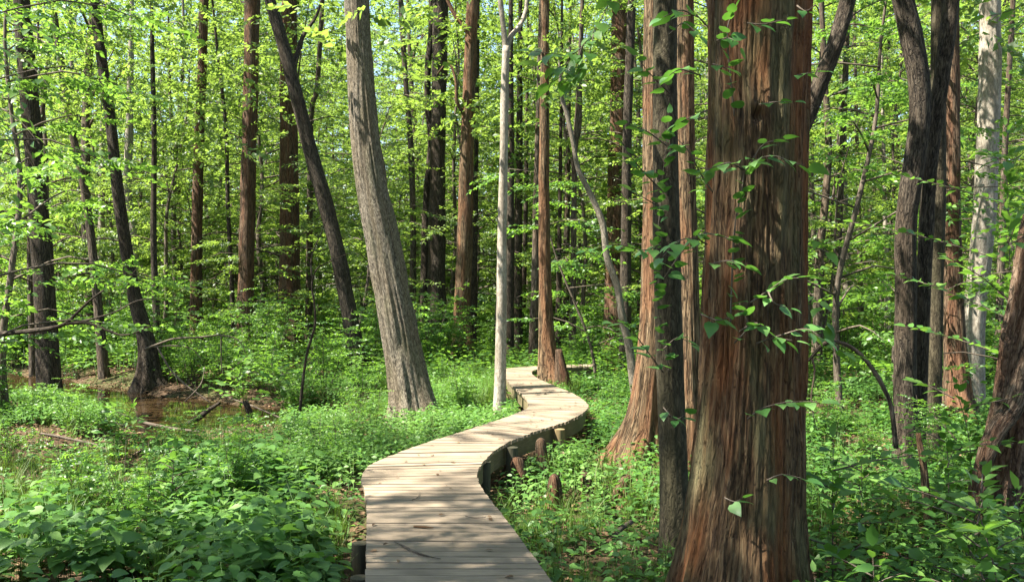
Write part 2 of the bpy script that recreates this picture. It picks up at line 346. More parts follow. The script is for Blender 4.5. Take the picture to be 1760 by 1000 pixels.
def build_deck():
    root = thing('boardwalk', 'raised winding boardwalk of weathered tan planks curving through the woods', 'boardwalk', (0, 6, -.5))
    off = A([0, 6, -.5])
    pk = Geo(); s = 0; k = 0; r = np.random.default_rng(3)
    while s < ES[-1] - .2:
        w = .126; l0, r0 = edge_at(s + .007); l1, r1 = edge_at(s + w - .007)
        jl, jr = r.normal(0, .003, 2); u = (r0 - l0) / np.linalg.norm(r0 - l0)
        dz = r.normal(0, .0022, 4) + r.normal(0, .002)
        a, b, c, d = l0 + u * jl, r0 + u * jr, r1 + u * jr, l1 + u * jl
        n = 5
        top = []
        for (p, q, za, zb) in ((a, b, dz[0], dz[1]), (d, c, dz[3], dz[2])):
            for j in range(n):
                f = j / (n - 1); xy = p + (q - p) * f; top.append((*xy, za + (zb - za) * f))
        top = A(top); bot = top - [0, 0, .038]
        ins = top.copy(); v = np.vstack([top, bot])
        F_ = []
        for j in range(n - 1):
            F_.append((j, j + 1, n + j + 1, n + j)); F_.append((2 * n + j, 3 * n + j, 3 * n + j + 1, 2 * n + j + 1))
            F_.append((j, 2 * n + j, 2 * n + j + 1, j + 1)); F_.append((n + j, n + j + 1, 3 * n + j + 1, 3 * n + j))
        F_.append((0, n, 3 * n, 2 * n)); F_.append((n - 1, 3 * n - 1, 4 * n - 1, 2 * n - 1))
        W = np.linalg.norm(b - a)
        bk = A([(j / (n - 1) * W + k * 7.3, row * w + k * 3.1, zz) for zz in (0, .038) for row in (0, 1) for j in range(n)])
        pk.add(v, faces=F_, rnd=r.random(), bark=bk)
        s += .130; k += 1
    o = obj('planking', mesh_of('planking', pk, M['plank'], smooth=False, origin=off), root)
    # edge beams
    for side, E in (('L', EL), ('R', ER)):
        other = ER if side == 'L' else EL
        g = Geo(); u = other - E; u /= np.linalg.norm(u, axis=1)[:, None]
        i = np.arange(0, 600, 3); p0 = E[i] + u[i] * .035; p1 = E[i] + u[i] * .085
        n = len(i); z0, z1 = -.041, -.25
        V = np.concatenate([np.c_[p0, np.full(n, z0)], np.c_[p1, np.full(n, z0)], np.c_[p1, np.full(n, z1)], np.c_[p0, np.full(n, z1)]])
        j = np.arange(n - 1); L = []
        for a, b in ((0, 1), (1, 2), (2, 3), (3, 0)):
            L.append(np.stack([a * n + j, a * n + j + 1, b * n + j + 1, b * n + j], -1))
        L = np.concatenate(L).reshape(-1)
        bk = np.tile(np.c_[ES[i], np.zeros(n), np.zeros(n)], (4, 1)); bk[:, 2] = V[:, 2]
        g.add(V, loops=L, sizes=np.full(4 * (n - 1), 4), bark=bk)
        obj('edge_beam', mesh_of('edge_beam', g, M['beam'], smooth=False, origin=off), root)
    # posts outside the beams and cross joists
    def post(x, y, top, rr, mat='post'):
        g = Geo(); zb = float(ground(x, y)) - .25
        tube(g, [(x, y, zb), (x, y, (zb + top) / 2), (x + .004, y, top)], [rr * 1.02, rr, rr * .99], 32, .2)
        obj('post', mesh_of('post', g, M[mat], smooth=False, origin=off), root)
    R = A([deck_pt((961, 731)), deck_pt((884, 762)), deck_pt((838, 786))])
    for q, (ox, oy, pm) in zip(R, ((.0, -.01, 'post'), (-.03, .02, 'post_shaded'), (-.04, .02, 'post_shaded'))):
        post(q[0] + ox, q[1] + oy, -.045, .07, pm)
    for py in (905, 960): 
        q = deck_pt((622, py)); post(q[0] - .015, q[1], -.12, .065, 'post_shaded')
    g = Geo()
    for s in np.arange(1.2, ES[-1] - 1, 1.9):
        l, r_ = edge_at(A([s])); l, r_ = l[0], r_[0]; u = (r_ - l) / np.linalg.norm(r_ - l); n_ = A([-u[1], u[0]]) * .025
        a, b = l + u * .088, r_ - u * .088
        V = [(*(a - n_), -.06), (*(b - n_), -.06), (*(b + n_), -.06), (*(a + n_), -.06), (*(a - n_), -.2), (*(b - n_), -.2), (*(b + n_), -.2), (*(a + n_), -.2)]
        g = Geo().add(V, faces=[(0, 1, 2, 3), (4, 7, 6, 5), (0, 4, 5, 1), (1, 5, 6, 2), (2, 6, 7, 3), (3, 7, 4, 0)])
        obj('joist', mesh_of('joist', g, M['beam'], smooth=False, origin=off), root)
build_deck()

# ------------------------------------------------------------------ leaf, spray and plant templates
def leaf_tpl(kind):
    g = Geo()
    if kind == 'far':       # creased diamond
        g.add([(0, 0, 0), (.30, .42, .07), (0, 1, -.06), (-.30, .42, .07)], faces=[(0, 1, 2), (0, 2, 3)])
    elif kind == 'oval':
        g.add([(0, 0, 0), (0, .5, -.0), (0, 1, -.14), (.21, .2, .05), (.25, .55, .05), (-.21, .2, .05), (-.25, .55, .05)],
              faces=[(0, 3, 4, 1), (1, 4, 2), (0, 1, 6, 5), (1, 2, 6)])
    elif kind == 'heart':
        g.add([(0, 0, 0), (0, .35, -.03), (0, .7, -.06), (0, 1, -.20), (.18, -.06, .02), (.36, .14, .04), (.36, .40, .02), (.2, .72, -.04),
               (-.18, -.06, .02), (-.36, .14, .04), (-.36, .40, .02), (-.2, .72, -.04)],
              faces=[(0, 4, 5, 1), (1, 5, 6), (1, 6, 7, 2), (2, 7, 3), (0, 1, 9, 8), (1, 10, 9), (1, 2, 11, 10), (2, 3, 11)])
    return g
LT = {k: leaf_tpl(k) for k in ('far', 'oval', 'heart')}

def spray_tpl(n, length, leaf, kind, r, spread=.9, tilt=.45, droop=.12):
    """a flat twig of leaves along +Y"""
    g = Geo()
    t = (np.arange(n) + .6) / n; side = np.where(np.arange(n) % 2 == 0, 1, -1)
    pos = np.c_[r.normal(0, .02, n) * length, t * length, -droop * length * t ** 2 + r.normal(0, .02, n)]
    ang = side * (spread + r.normal(0, .25, n)); ang[-1] *= .2
    d = np.c_[np.sin(ang), np.cos(ang), r.normal(-.12, .25, n)]
    Mx = basis(d, r.normal(0, tilt, n)) * (leaf * r.uniform(.65, 1.2, n))[:, None, None]
    v, l, z, rr, b = LT[kind].arrays()
    V = np.einsum('nij,kj->nki', Mx, v) + pos[:, None, :]
    L = (l[None, :] + (np.arange(n) * len(v))[:, None]).ravel()
    g.add(V.reshape(-1, 3), loops=L, sizes=np.tile(z, n), rnd=np.repeat(r.random(n), len(v)))
    return g
R0 = np.random.default_rng(21)
SP_FAR = [spray_tpl(17, .66, .132, 'far', R0, tilt=.6) for _ in range(5)]
SP_UND = [spray_tpl(20, .70, .108, 'oval', R0, tilt=.5) for _ in range(5)]
SP_NEAR = [spray_tpl(10, .55, .12, 'oval', R0, tilt=.35) for _ in range(5)]

def crown_geo(r, z0, z1, rad, nclump, per, tpls, scale=1.0, flat=.6):
    u = r.random(nclump); a = r.random(nclump) * 2 * np.pi
    z = z0 + (z1 - z0) * u; prof = np.sqrt(np.clip(1 - (2 * u - 1) ** 2, .08, 1))
    rr = rad * prof * np.sqrt(r.uniform(.08, 1, nclump))
    cen = np.c_[np.cos(a) * rr, np.sin(a) * rr, z]
    N = nclump * per; idx = np.repeat(np.arange(nclump), per)
    d = r.normal(0, 1, (N, 3)) * [1, 1, .45]; dn = d / np.linalg.norm(d, axis=1)[:, None]
    T = cen[idx] + dn * (r.random(N) ** .6)[:, None] * A([.95, .95, flat]) * scale
    Mx = basis(dn, r.normal(0, .35, N)) * (scale * r.uniform(.75, 1.25, N))[:, None, None]
    g = Geo(); scatter_mix(g, tpls, Mx, T)
    return g, cen

def tall_tree_variant(i):
    r = np.random.default_rng(100 + i)
    h = r.uniform(19, 24); tr = Geo()
    lean = r.normal(0, .5, 2); ph = r.random(2) * 6
    zz = A([-.4, 0, .5, 2, 5, 9, 13, 17, h]); f = np.clip(zz / h, 0, 1)
    pts = np.c_[lean[0] * f ** 1.3 * 2 + .12 * np.sin(ph[0] + zz * .5), lean[1] * f ** 1.3 * 2 + .12 * np.sin(ph[1] + zz * .45), zz]
    pts[:, :2] -= pts[1, :2]
    rb = r.uniform(.10, .23)
    rad = rb * A([1.7, 1.45, 1.15, 1, .9, .78, .6, .4, .06])
    tube(tr, pts, rad, 12, .5, lambda a, s, P, R: 1 + .12 * (vnoise(a, s, 5, .5, i) - .5))
    cg, cen = crown_geo(r, 8.5, h + .8, r.uniform(2.2, 3.0), 33, 7, SP_FAR, 1.2)
    for c in cen[::4]:
        k = np.clip(c[2] - r.uniform(.8, 2.2), 5, h - 1); p = A([np.interp(k, zz, pts[:, j]) for j in range(3)])
        m = (p + c) / 2 + r.normal(0, .2, 3) + [0, 0, .2]
        tube(tr, [p, m, c], [rb * .28, rb * .18, .015], 5, .5)
    bare = mesh_of('crown', cg, M['leaf_tall'])
    # leafy shoots low on the trunk
    lg, lc = crown_geo(r, 2.2, 10, 1.7, 34, 5, SP_FAR, .9)
    cg.merge(lg)
    return mesh_of('trunk', tr, M['drab' if i % 3 == 0 else 'common']), mesh_of('crown', cg, M['leaf_tall']), bare

def understory_variant(i, far=True):
    r = np.random.default_rng(200 + i)
    h = r.uniform(5.5, 9.0) if i % 2 == 0 else r.uniform(9.5, 14); st = Geo(); lf = Geo()
    zz = np.linspace(-.3, h, 8); f = np.clip(zz / h, 0, 1)
    ln_ = r.normal(0, .5, 2); ph = r.random(2) * 6
    pts = np.c_[ln_[0] * f ** 1.5 * 1.6 + .14 * np.sin(ph[0] + zz * 1.1), ln_[1] * f ** 1.5 * 1.6 + .14 * np.sin(ph[1] + zz), zz]; pts[:, :2] -= pts[0, :2]
    rb = r.uniform(.0045, .0065) * h + .01
    tube(st, pts, rb * (1.1 - .95 * f), 7, .35)
    nb = int(h * r.uniform(2.5, 3.1))
    for k in range(nb):
        z = h * (.16 + .84 * (k + r.random()) / nb); p = A([np.interp(z, zz, pts[:, j]) for j in range(3)])
        a = k * 2.4 + r.normal(0, .4); L = r.uniform(.9, 2.3) * (1.15 - .55 * z / h) * (1 + .035 * h)
        dz = r.uniform(.02, .45); d = A([np.cos(a), np.sin(a), dz]); q = p + d * L; q[2] -= .18 * L
        m = p + d * L * .55 + [0, 0, .05]
        tube(st, [p, m, q], [rb * .42 * (1 - .6 * z / h), rb * .25, .005], 4, .4)
        n = int(4 + L * 4.6); t = r.uniform(.2, 1.0, n); base = p + (q - p) * t[:, None] + np.c_[np.zeros(n), np.zeros(n), .06 * np.sin(t * 3)]
        sa = a + r.choice([-1, 1], n) * r.uniform(.3, 1.2, n); sa[-1] = a; base[-1] = q - d * .1
        dd = np.c_[np.cos(sa), np.sin(sa), r.normal(-.02, .16, n)]
        scatter_mix(lf, SP_UND, basis(dd, r.normal(0, .35, n)) * r.uniform(.7, 1.2, n)[:, None, None], base)
    return mesh_of('stem', st, M['twig']), mesh_of('leaves', lf, M['leaf_far' if far else 'leaf_mid'])

def shrub_variant(i, leafmat='leaf_mid', h=None, tpls=None, nst=None, leafscale=1.0):
    r = np.random.default_rng(300 + i); st = Geo(); lf = Geo()
    h = h or r.uniform(1.0, 2.9)
    for s in range(nst or r.integers(4, 8)):
        a = r.random() * 6.28; L = h * r.uniform(.6, 1.1); out = L * r.uniform(.15, .55)
        p0 = A([r.normal(0, .06), r.normal(0, .06), -.1]); q = A([np.cos(a) * out, np.sin(a) * out, L]); m = (p0 + q) / 2 + r.normal(0, .07, 3)
        P, _ = tube(st, [p0, m, q], [.014, .009, .003], 5, .15)
        n = int(7 * L + 4); k = (r.uniform(.25, 1, n) * (len(P) - 1)).astype(int)
        sa = r.random(n) * 6.28; dd = np.c_[np.cos(sa), np.sin(sa), r.uniform(-.1, .5, n)]
        scatter_mix(lf, tpls or SP_UND, basis(dd, r.normal(0, .3, n)) * (leafscale * r.uniform(.55, 1.0, n))[:, None, None], P[k])
    return mesh_of('stems', st, M['twig']), mesh_of('leaves', lf, M[leafmat])

TALL = [tall_tree_variant(i) for i in range(7)]
UND = [understory_variant(i) for i in range(8)]
UNDN = [understory_variant(40 + i, False) for i in range(3)]
SHRUB = [shrub_variant(i) for i in range(6)]

# ------------------------------------------------------------------ the trees one can tell apart, traced from the photograph
ROOTFLARE = {'none': 0, 'low': .35, 'mid': .8, 'high': 1.5}
HERO_PX = []
def hero(name, label, cat, d, trace, bark, flare='low', nseg=28, step=.2, ridge=.06, top=17, crown=None, base=None, forks=(), dy=0, seed=1, butt=5, fh=.5, crown_scale=1.0, group=None):
    """trace: (px, py, width px) from the top of the frame down; extended up to the crown and down to the ground"""
    pts = [at(x, y, d) for x, y, w in trace][::-1]; rad = [w / 2 * d / F for x, y, w in trace][::-1]
    if len(pts) > 2 and pts[0][2] > -.2:
        dirn = pts[0] - pts[1]
    gz = float(ground(pts[0][0], pts[0][1]))
    dn = pts[0] - pts[1]; dn = dn / max(abs(dn[2]), .1)
    if pts[0][2] > gz - .1:
        lo = pts[0] + dn * (pts[0][2] - gz + .25) if abs(dn[2] + 1) < 1e-6 else pts[0] + A([0, 0, gz - .25 - pts[0][2]])
        pts.insert(0, lo); rad.insert(0, rad[0] * 1.0)
    if top and pts[-1][2] < top:
        up = pts[-1] - pts[-2]; up = up / np.linalg.norm(up); z0, r0 = pts[-1][2], rad[-1]
        n = 5
        for k in range(1, n + 1):
            f = k / n; L = (top - z0) / n
            up2 = up * (1 - .35 * f) + A([0, 0, 1]) * .35 * f; up2 /= np.linalg.norm(up2)
            pts.append(pts[-1] + up2 * L / max(up2[2], .3)); rad.append(max(r0 * (1 - .85 * f), .02))
    B = A([pts[0][0], pts[0][1], gz]) if base is None else A(base)
    fl = ROOTFLARE[flare]
    def disp(a, s, P, R):
        zg = (P[:, 2] - gz)[:, None]
        m = 1 + ridge * 2.4 * (np.abs(vnoise(a, s, max(8, nseg // 3), 1.1, seed) - .5) * 2 - .5) + ridge * 1.5 * (vnoise(a, s, 6, .45, seed + 1) - .5)
        e = np.exp(-np.clip(zg, 0, 9) / fh)
        lob = .45 + .55 * np.cos(2 * np.pi * butt * a + seed + .6 * np.sin(2 * np.pi * a * 2 + seed)) 
        return m + fl * e * (.35 + .65 * lob)
    g = Geo(); P, R = tube(g, pts, rad, nseg, step, disp)
    for fk in forks:
        fp = [at(x, y, d + (q[0] if q else 0)) for x, y, w, *q in fk]; fr = [w / 2 * d / F for x, y, w, *q in fk]
        tube(g, fp, fr, max(8, nseg // 2), step, lambda a, s, P_, R_: 1 + ridge * 2 * (vnoise(a, s, 8, 1.3, seed + 7) - .5))
    root = thing(name, label, cat, B, group)
    obj('trunk', mesh_of('trunk', g, M[bark], origin=B), root)
    if crown is not None:
        c = obj('crown', TALL[crown][2], root, (pts[-1][0] - B[0], pts[-1][1] - B[1], top - 20 - B[2]))
        c.rotation_euler = (0, 0, seed); c.scale = (crown_scale, crown_scale, 1)
    HERO_PX.append((d, [(x, y, w) for x, y, w in trace]))
    return root

# left side
hero('grey_trunk_tree', 'dark barked straight tree at the far left, crossed by a dead branch', 'tree', 21, [(35, -20, 27), (48, 130, 29), (62, 300, 31), (75, 480, 35), (84, 640, 38)], 'dark', 'low', crown=0, seed=2)
hero('slender_tree', 'slender grey tree that bends right then straightens, second trunk from the photo left edge', 'tree', 25, [(86, -20, 11), (108, 130, 12), (118, 200, 12), (140, 300, 13), (152, 370, 14), (163, 470, 15), (175, 600, 17)], 'common', 'low', 14, crown=1, seed=3)
hero('creek_bank_tree', 'dark tree leaning left on exposed roots at the creek bank', 'tree', 23, [(160, -20, 15), (172, 80, 17), (190, 210, 18), (203, 330, 20), (217, 430, 22), (231, 510, 24), (252, 590, 28), (258, 650, 32)], 'dark', 'high', 24, crown=2, seed=4, fh=.35)
hero('thin_twin_tree', 'thin dark tree standing just right of the leaning creek bank tree', 'tree', 25, [(262, 100, 8), (265, 250, 9), (264, 400, 11), (267, 500, 12), (272, 610, 14)], 'dark', 'low', 12, top=12, seed=5)
hero('bald_cypress', 'slim straight cypress with brown stringy bark beyond the creek', 'tree', 31, [(351, -20, 15), (347, 130, 16), (341, 280, 18), (338, 430, 19), (337, 545, 20), (337, 610, 24)], 'cypress', 'mid', 20, crown=3, seed=6, fh=.6)
hero('bald_cypress', 'cypress with sunlit grey upper trunk, left of the dark slanting tree', 'tree', 28, [(434, -20, 27), (431, 150, 26), (427, 320, 26), (424, 450, 26), (421, 560, 30), (421, 620, 34)], 'cypress', 'mid', 24, crown=4, seed=7, fh=.7)
hero('bald_cypress', 'straight brown cypress standing behind the dark leaning tree', 'tree', 32, [(498, -20, 26), (496, 150, 31), (497, 330, 33), (498, 460, 34), (500, 620, 40)], 'cypress', 'mid', 24, crown=5, seed=8, fh=.7)
hero('leaning_tree', 'dark slanting tree curving down to the right, beside the big grey barked tree', 'tree', 23, [(455, -30, 18), (476, 40, 20), (502, 135, 23), (535, 265, 25), (562, 360, 27), (584, 450, 27), (600, 540, 28), (616, 640, 32)], 'dark', 'low', 24, crown=6, seed=9,
     forks=[[(500, 135, 10), (512, 90, 9, .3), (522, 60, 7, .5), (545, 25, 5, .8), (560, -30, 4, 1.2)]])
hero('grey_bark_tree', 'big leaning tree with pale grey furrowed bark left of the boardwalk', 'tree', 16.2, [(611, -30, 41), (618, 100, 42), (628, 230, 49), (640, 320, 53), (655, 400, 57), (669, 480, 60), (684, 560, 62), (698, 640, 66), (708, 700, 74)], 'grey', 'mid', 110, .05, .06, crown=0, seed=10, fh=.28, butt=6)
hero('twisting_tree', 'thin dark twisting tree right beside a straight dark trunk', 'tree', 30, [(742, -20, 10), (741, 60, 10), (736, 110, 11), (735, 180, 12), (741, 240, 12), (734, 330, 13), (731, 430, 15), (729, 530, 15), (728, 620, 18)], 'dark', 'low', 12, top=15, seed=11)
hero('bald_cypress', 'dark straight cypress with flared foot between the grey leaning tree and the white trunk', 'tree', 29.5, [(758, -20, 27), (755, 130, 26), (752, 300, 27), (751, 430, 30), (752, 560, 34), (752, 630, 42)], 'dark', 'mid', 24, crown=1, seed=12, fh=.7)
hero('bald_cypress', 'cypress with peeling sunlit upper bark left of the white trunk', 'tree', 26, [(813, -20, 19), (810, 60, 22), (806, 150, 22), (802, 260, 25), (799, 400, 28), (795, 530, 28), (797, 640, 36)], 'cypress_red', 'mid', 26, crown=2, seed=13, fh=.7,
     forks=[[(801, 205, 8), (794, 190, 6, -.2), (785, 175, 6, -.3), (783, 135, 5, -.3), (770, 108, 4, -.3), (752, 128, 3, -.3)], [(808, 60, 12), (796, 45, 9), (778, 20, 7), (757, -30, 6)]])
hero('white_trunk_tree', 'slim pale barked tree forking high up beside the far bend of the boardwalk', 'tree', 15.8, [(870, 80, 13), (867, 180, 14), (866, 260, 14), (863, 400, 16), (862, 520, 18), (860, 640, 20), (858, 710, 22)], 'pale', 'low', 32, .1, .02, top=0, seed=14, fh=.2,
     forks=[[(870, 95, 12), (865, 45, 9), (860, 0, 9), (856, -60, 8), (850, -300, 6), (846, -700, 4)], [(869, 95, 12), (877, 65, 9, .1), (893, 45, 8, .2), (903, 20, 7, .3), (906, -20, 6, .4), (914, -300, 4, .8)]])
hero('bald_cypress', 'red barked cypress with a buttressed foot where the boardwalk turns out of sight', 'tree', 19.5, [(937, -20, 14), (936, 150, 16), (935, 300, 19), (936, 430, 21), (938, 520, 23), (940, 590, 29), (944, 630, 40), (948, 655, 48)], 'cypress_red', 'mid', 40, .08, .07, crown=4, seed=15, fh=.3, crown_scale=.8)
hero('cypress_stump', 'broken fluted stump against the red barked cypress at the boardwalk end', 'stump', 19.1, [(960, 600, 10), (963, 622, 17), (966, 652, 26)], 'cypress', 'low', 20, .08, .12, top=0, seed=16, fh=.3)
hero('crooked_pale_tree', 'thin pale grey tree leaning left over the ferny ground right of the boardwalk bend', 'tree', 18, [(962, 120, 5), (965, 165, 7), (974, 195, 8), (985, 245, 8), (994, 290, 9), (1016, 335, 10), (1036, 385, 12), (1043, 440, 12), (1060, 490, 12), (1070, 550, 13), (1082, 600, 13), (1089, 660, 14)], 'drab', 'none', 18, .1, .08, top=6.2, seed=17)
hero('broad_cypress', 'broad brown cypress far behind the crooked pale tree', 'tree', 29, [(1066, -20, 26), (1063, 130, 27), (1060, 280, 30), (1058, 420, 34), (1058, 560, 40)], 'cypress', 'mid', 24, crown=3, seed=18, fh=.7)
hero('bald_cypress', 'sunlit orange brown cypress with flaring foot half hidden behind the mossy grey trunk', 'tree', 12.2, [(1132, -20, 46), (1130, 150, 46), (1128, 300, 46), (1126, 430, 46), (1124, 560, 48), (1114, 680, 58), (1104, 760, 76)], 'cypress_red', 'mid', 90, .05, .06, crown=5, seed=19, fh=.3, crown_scale=.8)
hero('mossy_trunk_tree', 'smooth dark olive brown trunk standing against the great cypress', 'tree', 7.7, [(1143, -20, 40), (1143, 150, 41), (1144, 300, 44), (1147, 470, 46), (1152, 640, 47), (1157, 800, 48), (1161, 930, 52)], 'mossy', 'low', 72, .05, .02, crown=6, seed=20, fh=.2, crown_scale=.8)
hero('bald_cypress', 'slim pale cypress glimpsed between the mossy trunk and the great cypress', 'tree', 10.8, [(1176, -20, 32), (1177, 150, 33), (1180, 330, 33), (1184, 500, 34), (1187, 700, 36), (1187, 800, 40)], 'cypress_red', 'low', 72, .05, .05, crown=0, seed=21, fh=.3, crown_scale=.8)

# the great cypress
def great_cypress():
    d = 6.3
    tr = [(1303, -40, 180), (1301, 100, 177), (1299, 220, 174), (1296, 400, 175), (1295, 500, 178), (1293, 600, 181), (1289, 700, 188), (1285, 800, 196), (1278, 900, 214), (1271, 1000, 244), (1268, 1060, 262)]
    pts = [at(x, y, d) for x, y, w in tr][::-1]; rad = [w / 2 * d / F for x, y, w in tr][::-1]
    gz = float(ground(*pts[0][:2])); B = A([pts[0][0], pts[0][1], gz])
    pts.insert(0, pts[0] + [0, 0, -.3]); rad.insert(0, rad[0] * 1.08)
    for k in range(1, 7):
        pts.append(pts[-1] + A([.03, 0, 2.4])); rad.append(rad[-1] * .86)
    def disp(a, s, P, R):
        drift = .02 * (vnoise(a, s, 6, .5, 71) - .5) + .012 * (vnoise(a, s, 14, 1.1, 77) - .5)
        b = a + drift
        fl = .13 * (vnoise(b, s, 9, .14, 72) - .5) + .11 * (vnoise(b, s, 23, .35, 73) - .5)
        fine = .075 * (np.abs(vnoise(b, s, 64, 1.0, 74) - .5) * 2 - .5) + .05 * (vnoise(b, s, 130, 2.2, 75) - .5) + .02 * (vnoise(b, s, 190, 9, 76) - .5)
        zg = (P[:, 2] - gz)[:, None]; e = np.exp(-np.clip(zg, 0, 9) / .45)
        return 1 + fl + fine + .16 * e * np.cos(2 * np.pi * 7 * b + 1.0)
    g = Geo(); tube(g, pts, rad, 720, .025, disp)
    V = g.v[-1]; kp = at(1274, 212, d); front = V[:, 1] < d
    q = np.hypot(V[:, 0] - kp[0], (V[:, 2] - kp[2]) * .7)
    V[:, 1] -= np.where(front, .05 * np.exp(-(q / .11) ** 2) - .10 * np.exp(-(np.hypot(V[:, 0] - kp[0] - .015, V[:, 2] - kp[2] + .01) / .035) ** 2), 0)
    root = thing('great_cypress', 'huge reddish brown cypress with shaggy fluted bark in front, vine leaves across it', 'tree', B)
    obj('trunk', mesh_of('trunk', g, M['cypress_big'], origin=B), root)
    c = obj('crown', TALL[2][2], root, (0, 0, -.5)); c.scale = (1.1, 1.1, 1)
    HERO_PX.append((d, [(x, y, w) for x, y, w in tr]))
great_cypress()

# right side
hero('slanting_tree', 'dark tree slanting up to the right out from behind the great cypress', 'tree', 10.5, [(1468, -40, 27), (1438, 70, 28), (1415, 130, 28), (1392, 190, 28), (1372, 240, 28), (1345, 330, 30), (1330, 430, 31), (1322, 700, 36)], 'dark', 'low', 32, .1, .05, crown=None, seed=23)
hero('dead_pale_tree', 'weathered pale tree in a patch of sun just right of the great cypress', 'tree', 24, [(1418, 140, 10), (1424, 260, 12), (1417, 360, 14), (1409, 430, 15), (1405, 560, 17), (1404, 620, 19)], 'common', 'low', 16, seed=24, crown=1)
hero('sapling_tree', 'thin straight tree between the pale dead tree and the dark clustered trunks', 'tree', 27, [(1456, 60, 9), (1448, 250, 11), (1440, 420, 13), (1436, 600, 15)], 'common', 'low', 14, seed=25)
hero('dark_trunk_tree', 'dark wavy trunk at the left of the tight three trunk cluster', 'tree', 11.4, [(1547, -30, 36), (1566, 60, 37), (1580, 140, 36), (1581, 205, 35), (1573, 270, 36), (1562, 340, 36), (1556, 410, 35), (1557, 520, 36), (1556, 640, 38), (1557, 760, 42)], 'dark', 'low', 60, .06, .04, seed=26, fh=.2, group='dark trunks growing in a tight cluster')
hero('dark_trunk_tree', 'middle trunk of the dark cluster, swept right at the top', 'tree', 11.6, [(1640, -30, 26), (1628, 60, 27), (1619, 130, 26), (1608, 210, 25), (1597, 300, 25), (1592, 400, 25), (1587, 500, 25), (1583, 620, 24), (1580, 720, 24)], 'dark', 'low', 48, .06, .04, seed=27, fh=.2, group='dark trunks growing in a tight cluster')
hero('dark_trunk_tree', 'straight right trunk of the dark cluster with a sunlit foot', 'tree', 12.0, [(1612, -30, 22), (1612, 100, 24), (1612, 220, 25), (1613, 350, 24), (1610, 480, 23), (1608, 600, 23), (1604, 740, 25)], 'mossy', 'low', 48, .06, .04, seed=28, fh=.2, group='dark trunks growing in a tight cluster')
hero('bald_cypress', 'brown cypress with spreading buttress roots behind the dark trunk cluster', 'tree', 15, [(1637, -20, 24), (1636, 200, 26), (1637, 400, 28), (1639, 540, 33), (1643, 640, 42), (1647, 710, 54)], 'cypress', 'high', 48, .08, .08, crown=5, seed=29, fh=.28)
hero('sunlit_pale_tree', 'pale trunk blazing white in the sun behind the dark trunk cluster', 'tree', 16.5, [(1702, -20, 34), (1702, 120, 36), (1698, 250, 37), (1692, 370, 37), (1682, 470, 37), (1673, 560, 38), (1671, 660, 42)], 'pale', 'low', 48, .08, .05, seed=30, fh=.2, crown=6)
hero('leaning_old_tree', 'thick rough old tree leaning in from the right edge with a hollow twisted root', 'tree', 8.8, [(1850, 60, 84), (1826, 250, 86), (1802, 420, 88), (1783, 530, 90), (1768, 620, 92), (1757, 720, 96), (1748, 830, 106)], 'oldred', 'mid', 110, .05, .09, seed=31, fh=.35, crown=1,
     forks=[[(1790, 560, 26, -.35), (1745, 690, 34, -.35), (1712, 740, 30, -.4), (1690, 800, 26, -.45), (1675, 900, 34, -.5)]])
